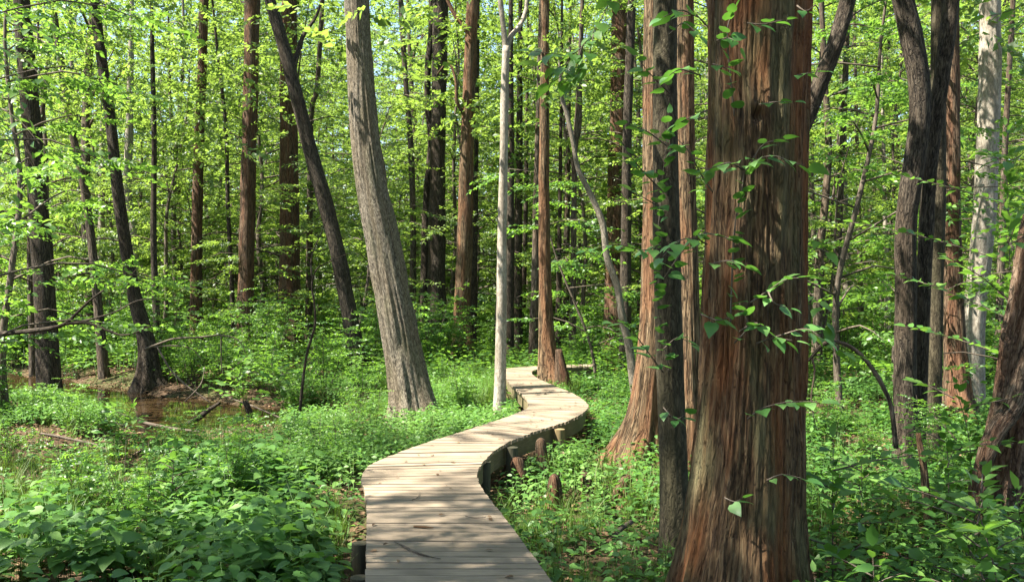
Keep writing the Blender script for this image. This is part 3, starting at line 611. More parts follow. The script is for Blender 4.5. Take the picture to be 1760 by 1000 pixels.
# pale sunlit trunks and slim trees of the middle distance, each at its own spot
for k, (lab, d, tr, bk) in enumerate([
    ('sunlit white trunk between the creek bank tree and the slim cypress', 36, [(224, 150, 11), (222, 240, 14), (219, 330, 14), (232, 420, 12), (232, 560, 15)], 'pale'),
    ('pale slim trunk just left of the leaning creek bank tree', 38, [(178, 180, 10), (175, 300, 11), (174, 450, 12), (174, 570, 14)], 'pale'),
    ('thin stem hugging the left edge tree, in its shade', 27, [(88, 60, 7), (72, 200, 8), (60, 300, 9), (52, 420, 11), (55, 560, 12)], 'common'),
    ('thin dark stem right of the slim brown cypress', 30, [(374, 90, 5), (388, 220, 7), (392, 360, 7), (398, 480, 8), (402, 600, 9)], 'dark'),
    ('slim grey trunk behind the fork of the dark leaning tree', 36, [(555, -10, 8), (545, 150, 9), (535, 200, 9), (532, 420, 11), (530, 600, 13)], 'common'),
    ('slim trunk close right of the big grey barked tree', 33, [(688, -10, 9), (698, 150, 9), (706, 250, 10), (710, 400, 11), (708, 600, 13)], 'common'),
    ('dark slim trunk touching the cypress left of the white trunk', 30, [(818, 300, 9), (816, 430, 10), (814, 520, 12), (813, 620, 14)], 'dark'),
    ('dark straight trunk directly behind the white trunk', 27, [(878, 150, 10), (878, 300, 12), (877, 450, 13), (877, 610, 15)], 'dark'),
    ('dark trunk just right of the white trunk, ivy around it', 30, [(893, 190, 11), (892, 300, 13), (890, 450, 14), (890, 615, 17)], 'dark'),
    ('narrow dark trunk midway from the white trunk to the red cypress', 34, [(905, 250, 7), (903, 400, 8), (900, 500, 9), (898, 600, 11)], 'dark'),
    ('grey trunk touching the left side of the red barked boardwalk cypress', 25, [(926, 160, 8), (922, 320, 10), (920, 460, 13), (916, 620, 17)], 'common'),
    ('narrow dark trunk right of the red barked boardwalk cypress', 29, [(962, 380, 7), (961, 460, 9), (959, 600, 11)], 'dark'),
    ('second narrow trunk right of the red barked boardwalk cypress', 32, [(976, 300, 9), (974, 420, 11), (972, 600, 13)], 'common'),
    ('slim trunk with a burl behind the crooked pale tree', 27, [(996, 140, 9), (993, 220, 14), (988, 260, 9), (986, 420, 10), (984, 600, 12)], 'common'),
    ('wide dim trunk close behind the orange brown cypress', 24, [(1084, 60, 15), (1078, 240, 16), (1076, 400, 18), (1074, 600, 22)], 'dark'),
    ('slim far trunk seen between the dead pale tree and the cluster', 36, [(1475, 330, 8), (1478, 450, 9), (1480, 560, 11)], 'common'),
    ('pale far trunk in the bright gap left of the dark cluster', 33, [(1522, 400, 8), (1524, 480, 10), (1526, 570, 12)], 'pale'),
    ('slim trunk at the right of the blazing white trunk', 22, [(1738, 60, 9), (1728, 240, 10), (1722, 400, 11), (1716, 600, 13)], 'common')]):
    hero('slim_tree', lab, 'tree', d, tr, bk, 'low', 12, .3, seed=50 + k, crown=k % 7 if k % 3 == 0 else None, crown_scale=.7, group='slim trees of the middle distance')

# ------------------------------------------------------------------ the woods behind: copies
hx = lambda X, Y: 880 + X / Y * F
def hero_hide(px, Y, half):
    """does a crown at this spot stand in front of a traced trunk"""
    for d, tr in HERO_PX:
        if Y < d - .5 and any(abs(px - x) < w / 2 + half for x, y, w in tr[len(tr) // 2:len(tr) // 2 + 1]): return True
    return False

def first_of(name, label, cat, pair, parts, group):
    t = thing(name, label, cat, (0, 0, 0), group)
    for n, me in zip(parts, pair): obj(n, me, t)
    return t

def place(kindname, label, cat, pairs, parts, group, spots):
    protos = [None] * len(pairs)
    for k, (x, y, s) in enumerate(spots):
        v = k % len(pairs); loc = (x, y, float(ground(x, y)))
        if protos[v] is None:
            t = first_of(kindname, label, cat, pairs[v], parts, group); protos[v] = t
            t.location = loc; t.rotation_euler = (0, 0, rng.random() * 6.28); t.scale = (s, s, s)
        else: dup(protos[v], loc, rng.random() * 6.28, s)

TALL_IN = []
def spots_tall():
    r = np.random.default_rng(41); out = []; tries = 0
    while len(out) < 66 and tries < 9000:
        tries += 1
        Y = r.uniform(27, 88); px = r.uniform(-260, 2020); X = (px - 880) / F * Y
        if deck_dist(X, Y) < 1.2 or seg_dist(X, Y, CREEK) < 1.6: continue
        if any(math.hypot(X - a, Y - b) < 2.6 for a, b, _ in out): continue
        out.append((X, Y, r.uniform(.8, 1.15)))
    return out
place('forest_tree', 'straight forest tree in the deep woods behind, with a leafy crown out of view', 'tree', TALL, ('trunk', 'crown'), 'tall trees of the deep woods', spots_tall())

def spots_und():
    r = np.random.default_rng(43); out = []; tries = 0
    while len(out) < 260 and tries < 20000:
        tries += 1
        Y = 18 + 54 * r.random() ** .85; px = r.uniform(-200, 1960); X = (px - 880) / F * Y
        if deck_dist(X, Y) < 2.0 or seg_dist(X, Y, CREEK) < 1.2: continue
        if Y < 24 and hero_hide(px, Y, 90): continue
        if Y < 30 and hero_hide(px, Y, 30): continue
        if any(math.hypot(X - a, Y - b) < 1.2 for a, b, _ in out): continue
        out.append((X, Y, r.uniform(.75, 1.1) * (1 + .012 * max(0, Y - 25))))
    return out
place('understory_tree', 'slender understory tree with layered bright green leaves among the trunks', 'tree', UND, ('stem', 'leaves'), 'understory trees with layered leaves', spots_und())

def spots_low():
    r = np.random.default_rng(48); out = []
    for px, Y in ((455, 20.8), (520, 19.6), (385, 22), (560, 20.5), (330, 22.5)): out.append(((px - 880) / F * Y, Y, r.uniform(.6, .85)))
    for px, Y in ((60, 16), (130, 15.2), (195, 15.6), (20, 13.5), (330, 12.1), (420, 11.6), (500, 12.6), (560, 11.3), (470, 10.4), (610, 13.4), (640, 15), (380, 9.2), (150, 9.4), (230, 8.6), (1440, 10.6), (1500, 12.5), (1430, 13.5), (1620, 10), (1060, 14), (1040, 16), (780, 19), (800, 17)):
        out.append(((px - 880) / F * Y, Y, r.uniform(.28, .48)))
    return out
def spots_shrub():
    r = np.random.default_rng(47); out = []; tries = 0
    while len(out) < 230 and tries < 20000:
        tries += 1
        Y = 14 + 36 * r.random(); px = r.uniform(-120, 1880); X = (px - 880) / F * Y
        if deck_dist(X, Y) < 1.0 or seg_dist(X, Y, CREEK) < 1.4 or seg_dist(X, Y, POOL) < 1.2: continue
        if Y < 19 and 180 < px < 520: continue
        if Y < 24 and hero_hide(px, Y, 35): continue
        out.append((X, Y, r.uniform(.6, 1.15)))
    return out
place('leafy_shrub', 'knee to head high leafy shrub on the forest floor', 'shrub', SHRUB, ('stems', 'leaves'), 'leafy shrubs of the forest floor', spots_shrub() + spots_low())

# the wood beyond that reads as one mass
def far_wood():
    r = np.random.default_rng(51); g = Geo(); n = 75000
    Y = r.uniform(84, 118, n); X = (r.uniform(-420, 2180, n) - 880) / F * Y
    Z = ground(X, Y) + r.beta(1.0, 1.25, n) * 42
    d = r.normal(0, 1, (n, 3)) * [1, 1, .5]
    scatter_mix(g, SP_FAR, basis(d, r.normal(0, .4, n)) * r.uniform(1.4, 2.6, n)[:, None, None], np.c_[X, Y, Z])
    tag(obj('far_woods', mesh_of('far_woods', g, M['leaf_far'])), 'dense bright green woodland closing the view far behind', 'woodland', kind='stuff')
far_wood()

# unseen trees added out of frame so their crowns shade the foreground
def shade_trees():
    spots = [(-5.2, 4.4, .95), (-6.6, 3.5, .95), (-8.9, 4.4, 1.0), (-12, 3.0, 1.05), (-7.2, -.5, 1.0), (-4, -3, 1.0), (-15, 8.5, 1.0), (-10.5, -4, 1.0), (4.5, -2.5, 1.0), (7.5, 2.5, .95), (-16, -1, 1.0), (9.8, 8.5, .95)]
    place('forest_tree', 'unseen straight forest tree added round the viewer, its crown shading the boardwalk', 'tree', TALL, ('trunk', 'crown'), 'unseen tall trees added to shade the boardwalk', spots)
shade_trees()

# ------------------------------------------------------------------ ground cover
def herb_tpl(r, h, leaf, kind, npair, fold=.25):
    g = Geo(); k = np.arange(npair); z = h * (.35 + .65 * (k + 1) / npair); v, l, zs, rr, b = LT[kind].arrays()
    for i in range(npair):
        for s in range(2):
            a = i * 1.57 + s * math.pi + r.normal(0, .25); sz = leaf * (1.1 - .55 * i / npair) * r.uniform(.8, 1.15)
            d = A([[math.cos(a), math.sin(a), r.uniform(-.35, .15)]]); off = .03 + .25 * sz
            V = (basis(d, r.normal(0, fold, 1))[0] * sz) @ v.T
            g.add(V.T + [math.cos(a) * off, math.sin(a) * off, z[i]], loops=l, sizes=zs, rnd=r.random())
    st = .004
    g.add([(st, 0, 0), (-st, st, 0), (-st, -st, 0), (0, 0, h)], faces=[(0, 1, 3), (1, 2, 3), (2, 0, 3)], rnd=.5)
    return g
RH = np.random.default_rng(61)
HERB_BIG = [herb_tpl(RH, RH.uniform(.26, .55), .135, 'heart', 4) for _ in range(6)]
HERB_MID = [herb_tpl(RH, RH.uniform(.3, .5), .10, 'oval', 5) for _ in range(6)]
HERB_FAR = [herb_tpl(RH, RH.uniform(.3, .55), .12, 'far', 5) for _ in range(5)]
HERB_LOW = [herb_tpl(RH, RH.uniform(.10, .18), .085, 'oval', 2) for _ in range(5)]

def patchy(x, y, seed, f=.7):
    return vnoise(x / 80 + .5, y, int(80 * f), f, seed) * .65 + vnoise(x / 80 + .5, y, int(80 * f * 2.3), f * 2.3, seed + 1) * .35

def herbs(name, label, mat, tpls, n, region, smin, smax, seed, keep=None):
    r = np.random.default_rng(seed); x0, x1, y0, y1 = region
    x, y = r.uniform(x0, x1, n), r.uniform(y0, y1, n)
    ok = (deck_dist(x, y) > .10) & (seg_dist(x, y, CREEK) > 1.5) & (seg_dist(x, y, POOL) > .95)
    if keep is not None: ok &= keep(x, y, r)
    x, y = x[ok], y[ok]; n = len(x)
    a = r.random(n) * 6.28; s = r.uniform(smin, smax, n)
    tl = r.normal(0, .12, (n, 2)); up = np.c_[tl, np.ones(n)]; up /= np.linalg.norm(up, axis=1)[:, None]
    xx = np.c_[np.cos(a), np.sin(a), np.zeros(n)]; xx -= up * (xx * up).sum(1)[:, None]; xx /= np.linalg.norm(xx, axis=1)[:, None]
    Mx = np.stack([xx, np.cross(up, xx), up], -1) * s[:, None, None]
    g = Geo(); scatter_mix(g, tpls, Mx, np.c_[x, y, ground(x, y)], rnd=np.clip(.25 + .5 * patchy(x, y, seed + 3, 1.1) + r.normal(0, .15, n), 0, 1))
    tag(obj(name, mesh_of(name, g, M[mat])), label, 'ground cover', kind='stuff')

def px_of(x, y): return 880 + x / y * F
def kL(x, y, r):        # big leafed plants, near left
    p = px_of(x, y); dense = np.where(y < 8.0, 1.0, np.where(y < 9.3, .35, .12))
    dense = np.where((p > 270) & (p < 470) & (y > 8) & (y < 10.6), .75, dense)
    dense = np.where((p > 520) & (y > 6.6) & (y < 9.5), .12, dense)
    return (r.random(len(x)) < dense * np.clip(3.4 * patchy(x, y, 5) - .95, 0, 1)) & (deck_dist(x, y) > .22)
herbs('leafy_undergrowth', 'heart leaved plants carpeting the near left foreground', 'leaf_herb', HERB_BIG, 4600, (-8, -.85, 4, 11), .55, 1.2, 62, kL)
def kM(x, y, r):        # nettle-like cover left of the deck, middle distance
    p = px_of(x, y)
    gap = (p > 225) & (p < 490) & (y > 12.7) & (y < 21.5)
    d = np.where(y < 10.3, np.where(p > 330, .22, .05), np.where((p > 300), 1.0, np.where(y > 12.3, .9, .2)))
    return ~gap & (r.random(len(x)) < d * np.clip(3.4 * patchy(x, y, 15) - .85, 0, 1))
herbs('nettle_undergrowth', 'fresh green nettle like plants filling the ground left of the boardwalk', 'leaf_herb', HERB_MID, 15000, (-11, 1.0, 9, 22), .7, 1.05, 66, kM)
def kR(x, y, r):        # right of the deck
    p = px_of(x, y)
    d = np.where(y > 12.5, 1.0, np.where(p < 1160, .38, .6)); d = np.where((p > 1440) & (p < 1600) & (y > 10) & (y < 14.5), .15, d)
    d = np.where((p > 835) & (p < 1075) & (y > 8.8) & (y < 12.8), .04, d); d = np.where((p > 835) & (p < 1010) & (y > 9.4) & (y < 12.8), .006, d)
    return r.random(len(x)) < d * np.clip(3.0 * patchy(x, y, 25) - .55, 0, 1)
herbs('green_undergrowth', 'leafy plants covering the ground right of the boardwalk', 'leaf_herb', HERB_MID, 13000, (-.2, 11, 4.4, 22), .7, 1.25, 67, kR)
herbs('low_creeper', 'low dark leaved creeper on the ground beside the near boardwalk', 'leaf_herb', HERB_LOW, 5200, (-5, 6, 4, 13), .7, 1.3, 68, lambda x, y, r: r.random(len(x)) < np.clip(3.2 * patchy(x, y, 35) - .9, 0, 1) * np.where((px_of(x, y) > 835) & (px_of(x, y) < 1010) & (y > 9.4), .15, 1))
herbs('distant_undergrowth', 'sunny green plants covering the ground among the far trunks', 'leaf_mid', HERB_FAR, 30000, (-30, 30, 21, 62), .9, 1.7, 69, lambda x, y, r: (np.abs(px_of(x, y) - 880) < 1000) & (r.random(len(x)) < np.clip(3.5 * patchy(x, y, 45, .5) - .6, 0, 1)))

def grass_tpl(r, n, h):
    g = Geo()
    for _ in range(n):
        a = r.random() * 6.28; L = h * r.uniform(.5, 1.1); w = .0045; bend = r.uniform(.15, .75); ox, oy = r.normal(0, .035, 2)
        ca, sa = math.cos(a), math.sin(a); V = []
        for t in (0, .4, .75, 1):
            out = bend * L * t * t; z = L * (t - .35 * bend * t * t); ww = w * (1 - t * .85)
            V += [(ox + ca * out - sa * ww, oy + sa * out + ca * ww, z), (ox + ca * out + sa * ww, oy + sa * out - ca * ww, z)]
        g.add(V, faces=[(0, 1, 3, 2), (2, 3, 5, 4), (4, 5, 7, 6)], rnd=r.random())
    return g
GR = [grass_tpl(RH, 16, .42) for _ in range(5)]
def kG(x, y, r):
    p = px_of(x, y)
    left = (p < 620) & (y > 7.0) & (y < 11.8); right = (p > 840) & (p < 1200) & (y > 6) & (y < np.where(p < 1000, 9.6, 11.5)) & (r.random(len(x)) < .5); rr = (p > 1350) & (y < 9.5)
    d = np.where(left, .9, np.where(right, .8, np.where(rr, .3, 0.08)))
    return r.random(len(x)) < d * np.clip(3 * patchy(x, y, 55) - .7, 0, 1)
herbs('grass', 'thin long woodland grass in loose tufts', 'grass', GR, 9000, (-8, 6, 5, 22), .7, 1.3, 71, kG)
def kF(x, y, r): return (px_of(x, y) > 650) & (px_of(x, y) < 1000)
herbs('far_grass', 'tall grass beyond the boardwalk bend', 'grass', GR, 2600, (-4, 3, 17, 30), .9, 1.4, 72, kF)

def leaf_litter():
    r = np.random.default_rng(75); n = 62000; x, y = r.uniform(-15, 10, n), r.uniform(4, 28, n)
    ok = (deck_dist(x, y) > -.4); x, y = x[ok], y[ok]; n = len(x)
    a = r.random(n) * 6.28; d = np.c_[np.cos(a), np.sin(a), r.normal(0, .2, n)]
    g = Geo(); scatter(g, LT['oval'], basis(d, r.normal(0, .35, n)) * r.uniform(.05, .11, n)[:, None, None], np.c_[x, y, ground(x, y) + r.uniform(.012, .035, n)])
    tag(obj('leaf_litter', mesh_of('leaf_litter', g, M['litter'])), 'dry brown fallen leaves on the forest floor', 'leaf litter', kind='stuff')
    g = Geo(); n = 95; s = r.uniform(6, ES[-1] - 3, n); l, q = edge_at(s); p = l + (q - l) * r.uniform(.06, .94, n)[:, None]
    a = r.random(n) * 6.28; d = np.c_[np.cos(a), np.sin(a), r.normal(0, .08, n)]
    scatter(g, LT['oval'], basis(d, r.normal(0, .2, n)) * r.uniform(.025, .07, n)[:, None, None], np.c_[p, np.full(n, .010)])
    tag(obj('deck_leaf_litter', mesh_of('deck_leaf_litter', g, M['litter'])), 'small dry leaves and crumbs scattered over the boardwalk planks', 'leaf litter', kind='stuff')
leaf_litter()

# ------------------------------------------------------------------ single small things
def stick(name, label, cat, pts, rad, mat='twig', forks=(), nseg=8, step=.06, group=None):
    g = Geo(); pts = A(pts, float); B = pts[0].copy()
    dsp = lambda a, s, P, R: 1 + .3 * (vnoise(a, s, 5, 5, 9) - .5)
    tube(g, pts, rad, nseg, step, dsp)
    for fp, fr in forks: tube(g, A(fp, float), fr, max(5, nseg - 2), step, dsp)
    return tag(obj(name, mesh_of(name, g, M[mat], origin=B), None, B), label, cat, group)

D = 14.0
stick('dead_branch', 'dark forked dead branch hanging across the far left trunk', 'branch',
      [at(-60, 578, D), at(0, 573, D), at(45, 570, D), at(80, 565, D), at(112, 556, D), at(140, 530, D), at(160, 512, D), at(185, 495, D), at(212, 486, D)], [.042, .038, .036, .032, .028, .02, .017, .014, .008], 'dark',
      [([at(112, 556, D), at(150, 555, D), at(185, 568, D), at(215, 576, D), at(262, 560, D)], [.03, .024, .02, .015, .006]), ([at(120, 556, D), at(160, 548, D), at(200, 535, D), at(240, 516, D), at(300, 512, D)], [.02, .015, .012, .009, .004]), ([at(212, 486, D), at(228, 470, D), at(240, 455, D)], [.01, .007, .003]), ([at(212, 487, D), at(240, 488, D), at(270, 492, D)], [.01, .007, .003])])
stick('fallen_branch', 'thin pale fallen branch arching over the creek', 'branch', [at(250, 600, 18), at(270, 592, 18), at(300, 582, 18), at(340, 580, 18), at(380, 576, 18), at(410, 585, 18), at(425, 612, 18)], [.025, .022, .02, .018, .015, .012, .006], 'twig',
      [([at(380, 577, 18), at(380, 600, 18), at(381, 640, 18)], [.016, .012, .01]), ([at(262, 596, 18), at(300, 594, 18), at(330, 600, 18), at(350, 622, 18)], [.016, .012, .009, .004])])
stick('leaning_stick', 'bare pole slanting from the creek bank tree down into the creek', 'stick', [at(268, 592, 19.5), at(290, 630, 19.3), at(312, 655, 19.1), at(362, 692, 18.8)], [.02, .02, .018, .012], 'twig')
stick('driftwood', 'grey snag lying in the creek with its pale end lifted', 'log', [at(325, 728, 17.2), at(345, 715, 17.4), at(362, 702, 17.6), at(378, 691, 17.7)], [.05, .05, .04, .025], 'dark')
stick('creek_stump', 'short leaning dark stump standing in the creek mud', 'stump', [at(434, 728, 17.4), at(431, 716, 17.4), at(427, 703, 17.4), at(421, 688, 17.4)], [.07, .06, .055, .05], 'dark', nseg=14)
for lab, pts, rr in (('longest pale stick in the tangle on the creek bank', [(520, 735, 17.0), (440, 700, 17.6), (372, 676, 18.4)], .016), ('forked grey stick poking out of the creek toward the stump', [(318, 690, 18.6), (345, 660, 18.8), (352, 630, 19.0)], .012), ('curved twig lying over the near mud bank', [(70, 745, 14.2), (110, 752, 14.2), (165, 765, 14), (215, 790, 13.6)], .02), ('short pale stick on the mud in front of the creek', [(228, 782, 13.6), (248, 770, 13.8), (262, 752, 14)], .014), ('dark stick half sunk at the creek edge', [(240, 725, 16.2), (290, 735, 16.0), (345, 742, 15.8)], .03)):
    stick('fallen_stick', lab, 'stick', [at(*p) for p in pts], [rr] * (len(pts) - 1) + [rr * .5], 'twig', group='sticks lying about the creek')
D = 12.5
stick('bare_sapling', 'bare dark wiry sapling rising left of the big grey barked tree', 'sapling', [at(516, 705, D), at(519, 670, D), at(527, 610, D), at(541, 560, D), at(540, 520, D), at(536, 490, D), at(545, 462, D), at(575, 446, D), at(606, 432, D)], [.022, .02, .018, .017, .015, .013, .010, .007, .003], 'dark',
      [([at(537, 490, D), at(536, 440, D), at(560, 380, D), at(566, 330, D)], [.011, .009, .006, .003])])
D = 8.9
stick('arched_branch', 'grey bare branch arching to the ground right of the great cypress', 'branch', [at(1378, 628, D + .3), at(1392, 617, D + .2), at(1402, 605, D + .1), at(1414, 592, D), at(1432, 587, D), at(1455, 592, D), at(1478, 608, D), at(1500, 635, D), at(1518, 665, D), at(1532, 700, D), at(1540, 770, D)], [.010, .013, .017, .018, .018, .019, .02, .021, .022, .022, .023], 'common',
      [([at(1396, 616, D + .15), at(1400, 640, D + .1), at(1394, 690, D), at(1404, 740, D)], [.012, .008, .006, .003])], nseg=12)
stick('broken_stake', 'thin broken reddish snag standing upright in front of the dark trunk cluster', 'snag', [at(1598, 905, 8.2), at(1592, 850, 8.2), at(1587, 800, 8.2), at(1581, 765, 8.2), at(1578, 744, 8.2)], [.034, .032, .03, .027, .02], 'cypress_red', nseg=14)
stick('cut_log', 'short sawn log lying beside the boardwalk post', 'log', [at(972, 796, 11.6), at(985, 790, 11.75), at(1002, 784, 11.9)], [.045, .045, .042], 'deadwood', nseg=14)
stick('pale_stick', 'pale peeled stick on the ground by the boardwalk post', 'stick', [at(951, 771, 12.0), at(970, 780, 11.9), at(992, 788, 11.8)], [.022, .022, .018], 'deadwood')
stick('fallen_branch', 'weathered branch lying in the grass below the mossy trunk', 'branch', [at(1052, 925, 8.4), at(1068, 908, 8.5), at(1086, 896, 8.6)], [.02, .022, .02], 'twig')
for lab, pts, rr in (('longest bare twig lying on the near planks', [(678, 933), (700, 944), (722, 954), (757, 963)], .007), ('small forked twig in the middle of the planks', [(708, 861), (718, 857), (722, 848)], .004),
                     ('short red brown leaf stalk lying on the planks', [(711, 907), (728, 908), (745, 909)], .010), ('thin twig near the right edge of the planks', [(800, 889), (815, 892), (835, 891)], .004)):
    q = [A([*deck_pt(p), .012]) for p in pts]
    stick('fallen_twig', lab, 'twig', q, [rr * .7] + [rr] * (len(q) - 2) + [rr * .4], 'cypress_red' if 'red' in lab else 'twig', step=.03, nseg=6, group='twigs fallen on the boardwalk')

# cypress knees
for k, (lab, px, py0, py1, d, w) in enumerate([('tallest cypress knee, a narrow cone by the boardwalk post', 926, 806, 752, 11.3, 17), ('broad round topped cypress knee beside the boardwalk edge', 890, 838, 782, 10.7, 26), ('smaller knee tucked behind the broad round topped one', 870, 822, 797, 11.1, 16),
        ('split pointed knee standing in the grass', 947, 862, 814, 10.0, 20), ('dark knee in the sunlit grass near the orange cypress', 1008, 838, 808, 10.4, 18), ('grey lumpy knee at the foot of the orange cypress', 1076, 845, 815, 10.2, 24)]):
    a, b = at(px, py0, d), at(px + 2, py1, d); r_ = w * .56 * d / F; a[2] = min(a[2], float(ground(a[0], d)) - .05)
    g = Geo(); f = A([0, .35, .65, .85, .96, 1.0])
    tube(g, a + (b - a) * f[:, None] + np.c_[np.sin(f * 3 + k * 2) * .035, np.zeros(6), np.zeros(6)], r_ * A([2.1, 1.35, 1.0, .85, .6, .2]), 28, .02, lambda u, s, P, R: 1 + .6 * (vnoise(u, s, 5, 4, k) - .5) + .3 * (vnoise(u, s, 14, 7, k + 3) - .5))
    tag(obj('cypress_knee', mesh_of('cypress_knee', g, M['cypress'], origin=a), None, a), lab, 'cypress knee', 'cypress knees beside the boardwalk')

# ------------------------------------------------------------------ vines and near leafy branches
def leafy(name, label, cat, runs, leaf, mat, seed, stemr=.004, kind='heart', group=None, gap=1.0, out=(0, -1, 0)):
    """runs: polylines of world points; leaves alternate along each"""
    r = np.random.default_rng(seed); lf = Geo(); B = A(runs[0][0], float)
    root = thing(name, label, cat, B, group)
    for run in runs:
        st = Geo(); P, _ = tube(st, A(run, float), np.linspace(stemr, stemr * .4, len(run)), 5, .03)
        obj('stem', mesh_of('stem', st, M['twig'], origin=B), root)
        L = len(P) * .03; n = max(3, int(L / (leaf * .44 * gap)))
        k = np.clip(((np.arange(n) + 1) / n * (len(P) - 1)), 0, len(P) - 1).astype(int)
        T = np.gradient(P, axis=0)[k]; T /= np.linalg.norm(T, axis=1)[:, None]
        side = np.cross(T, [0, 0, 1.]); ln_ = np.linalg.norm(side, axis=1)
        ra = r.uniform(-2.6, -.5, n); alt = np.c_[np.cos(ra), np.sin(ra), np.zeros(n)]
        sg = np.where(np.arange(n) % 2 == 0, 1, -1)[:, None]
        side = np.where((ln_ < .5)[:, None], alt, side / (ln_[:, None] + 1e-9) * sg)
        d = T * r.uniform(.3, .9, (n, 1)) + side * r.uniform(.5, 1.0, (n, 1)) + A(out) * r.uniform(.1, .4, (n, 1)) + np.c_[np.zeros(n), np.zeros(n), r.normal(-.18, .2, n)]
        d[-1] = T[-1]
        scatter(lf, LT[kind], basis(d, r.normal(0, .38, n)) * (leaf * r.uniform(.6, 1.15, n))[:, None, None], P[k] + d * .03)
    obj('leaves', mesh_of('leaves', lf, M[mat], origin=B), root)
    return root

def on_trunk(path, d): return [at(x, y, d + (q[0] if q else 0)) for x, y, *q in path]
dv = 5.82
leafy('climbing_vine', 'vine trailing heart shaped leaves across the middle of the great cypress', 'vine', [on_trunk(p, dv) for p in (
    [(1255, 560, .1), (1262, 400, .08), (1275, 330, .03), (1280, 295, 0), (1300, 275, -.1), (1330, 268, -.2), (1358, 278, -.25), (1384, 285, -.25)], [(1277, 292, 0), (1255, 280, -.08), (1232, 286, -.12), (1212, 292, -.1)], [(1290, 282, -.05), (1310, 250, -.12), (1340, 240, -.18)],
    [(1270, 570, -.05), (1300, 555, -.1), (1330, 578, -.15), (1362, 585, -.2)], [(1290, 520, -.05), (1320, 500, -.1), (1352, 480, -.2), (1385, 478, -.25)], [(1320, 500, -.1), (1330, 520, -.15), (1352, 528, -.2)], [(1300, 590, -.1), (1345, 575, -.15), (1385, 565, -.25), (1410, 578, -.3)],
    [(1262, 590, -.05), (1285, 560, -.1), (1270, 520, -.1)], [(1285, 720, -.02), (1310, 702, -.1), (1345, 692, -.2), (1380, 690, -.25), (1405, 690, -.3)], [(1318, 825, -.05), (1345, 815, -.12), (1380, 822, -.2)], [(1245, 855, .0), (1262, 862, -.03), (1272, 858, -.05)])], .112, 'leaf_vine', 91, .006)
leafy('climbing_vine', 'vine with scattered leaves near the top of the great cypress', 'vine', [on_trunk(p, dv) for p in (
    [(1262, 200, .08), (1250, 60, .05), (1262, 20, .02)], [(1285, 40, -.02), (1310, 42, -.1), (1345, 35, -.15)], [(1232, 70, 0), (1255, 66, -.05), (1268, 80, -.08)], [(1225, 110, 0), (1250, 118, -.06)], [(1305, 180, -.05), (1330, 176, -.1), (1360, 175, -.18)], [(1370, 130, -.1), (1385, 127, -.2), (1400, 125, -.25)], [(1370, 10, -.1), (1385, 20, -.15), (1400, 10, -.2)])], .10, 'leaf_vine', 92, .006)
leafy('climbing_vine', 'leafy sprays hanging at the left edge of the great cypress', 'vine', [on_trunk(p, dv) for p in (
    [(1225, 330, .1), (1205, 300, 0), (1185, 262, -.1), (1165, 240, -.1)], [(1215, 420, .1), (1195, 410, 0), (1165, 415, -.1), (1140, 440, -.2)], [(1210, 400, .1), (1235, 405, -.05), (1262, 412, -.1)], [(1205, 540, .1), (1232, 550, -.05), (1255, 545, -.1)], [(1220, 455, 0), (1250, 448, -.1), (1275, 455, -.1)], [(1205, 130, .1), (1170, 120, 0), (1150, 130, -.05)], [(1200, 30, .1), (1170, 18, 0), (1140, 30, -.05)], [(1215, 190, .05), (1190, 200, 0), (1170, 210, 0)])], .11, 'leaf_vine', 93, .006)
leafy('climbing_vine', 'broad leaved vine climbing the mossy grey trunk', 'vine', [on_trunk(p, 7.3) for p in (
    [(1150, 640, .2), (1128, 500, .15), (1135, 350, .15), (1150, 200, .15)], [(1140, 640, 0), (1110, 600, -.1), (1080, 560, -.2), (1055, 555, -.3)], [(1140, 600, 0), (1165, 580, -.1), (1185, 590, -.2)], [(1135, 420, 0), (1105, 430, -.1), (1060, 420, -.2), (1010, 430, -.3)], [(1140, 330, 0), (1110, 300, -.2), (1085, 270, -.3), (1060, 230, -.3)], [(1145, 250, 0), (1110, 225, -.2), (1080, 215, -.3)], [(1140, 360, 0), (1115, 345, -.2), (1090, 330, -.2)], [(1150, 160, 0), (1120, 130, -.2), (1095, 100, -.3)], [(1140, 700, 0), (1160, 720, -.1), (1178, 712, -.2)], [(1150, 60, 0), (1175, 40, -.1), (1200, 60, -.2)], [(1140, 480, 0), (1160, 450, -.2), (1190, 410, -.3)])], .12, 'leaf_vine', 94, .006)
leafy('hanging_branch', 'cluster of large leaves hanging above the red barked cypress', 'branch', [on_trunk(p, 7.4) for p in ([(1100, -120, 1.0), (1040, 20, .5), (990, 90, .2), (950, 92, 0), (915, 88, 0)], [(985, 92, .2), (965, 115, 0), (930, 112, 0)], [(980, 100, .2), (960, 135, .1), (925, 150, .1)], [(1000, 80, .2), (985, 125, .1), (950, 160, .1)], [(1020, 60, .2), (1010, 100, .1), (985, 140, .1)])], .15, 'leaf_big', 95, .005)
leafy('hanging_branch', 'dark leaved branch hanging in at the top of the photo left edge', 'branch', [on_trunk(p, 8.5) for p in ([(-160, -60, .3), (-60, 30, .2), (10, 110, 0), (48, 200, 0)], [(-60, 30, .2), (0, 20, 0), (70, 60, -.2)], [(-20, 75, .1), (40, 100, -.1), (85, 150, -.2)], [(-90, 90, .1), (-20, 180, 0), (15, 250, -.1), (40, 300, -.1)], [(-90, 160, .1), (-20, 260, 0), (20, 330, -.1)], [(-30, 170, .1), (30, 205, -.1), (70, 250, -.2)], [(-100, 250, .2), (-30, 360, .1), (10, 410, 0)], [(-80, -20, 0), (20, -30, -.1), (90, 5, -.2)])], .14, 'leaf_mid', 97, .005, 'oval')
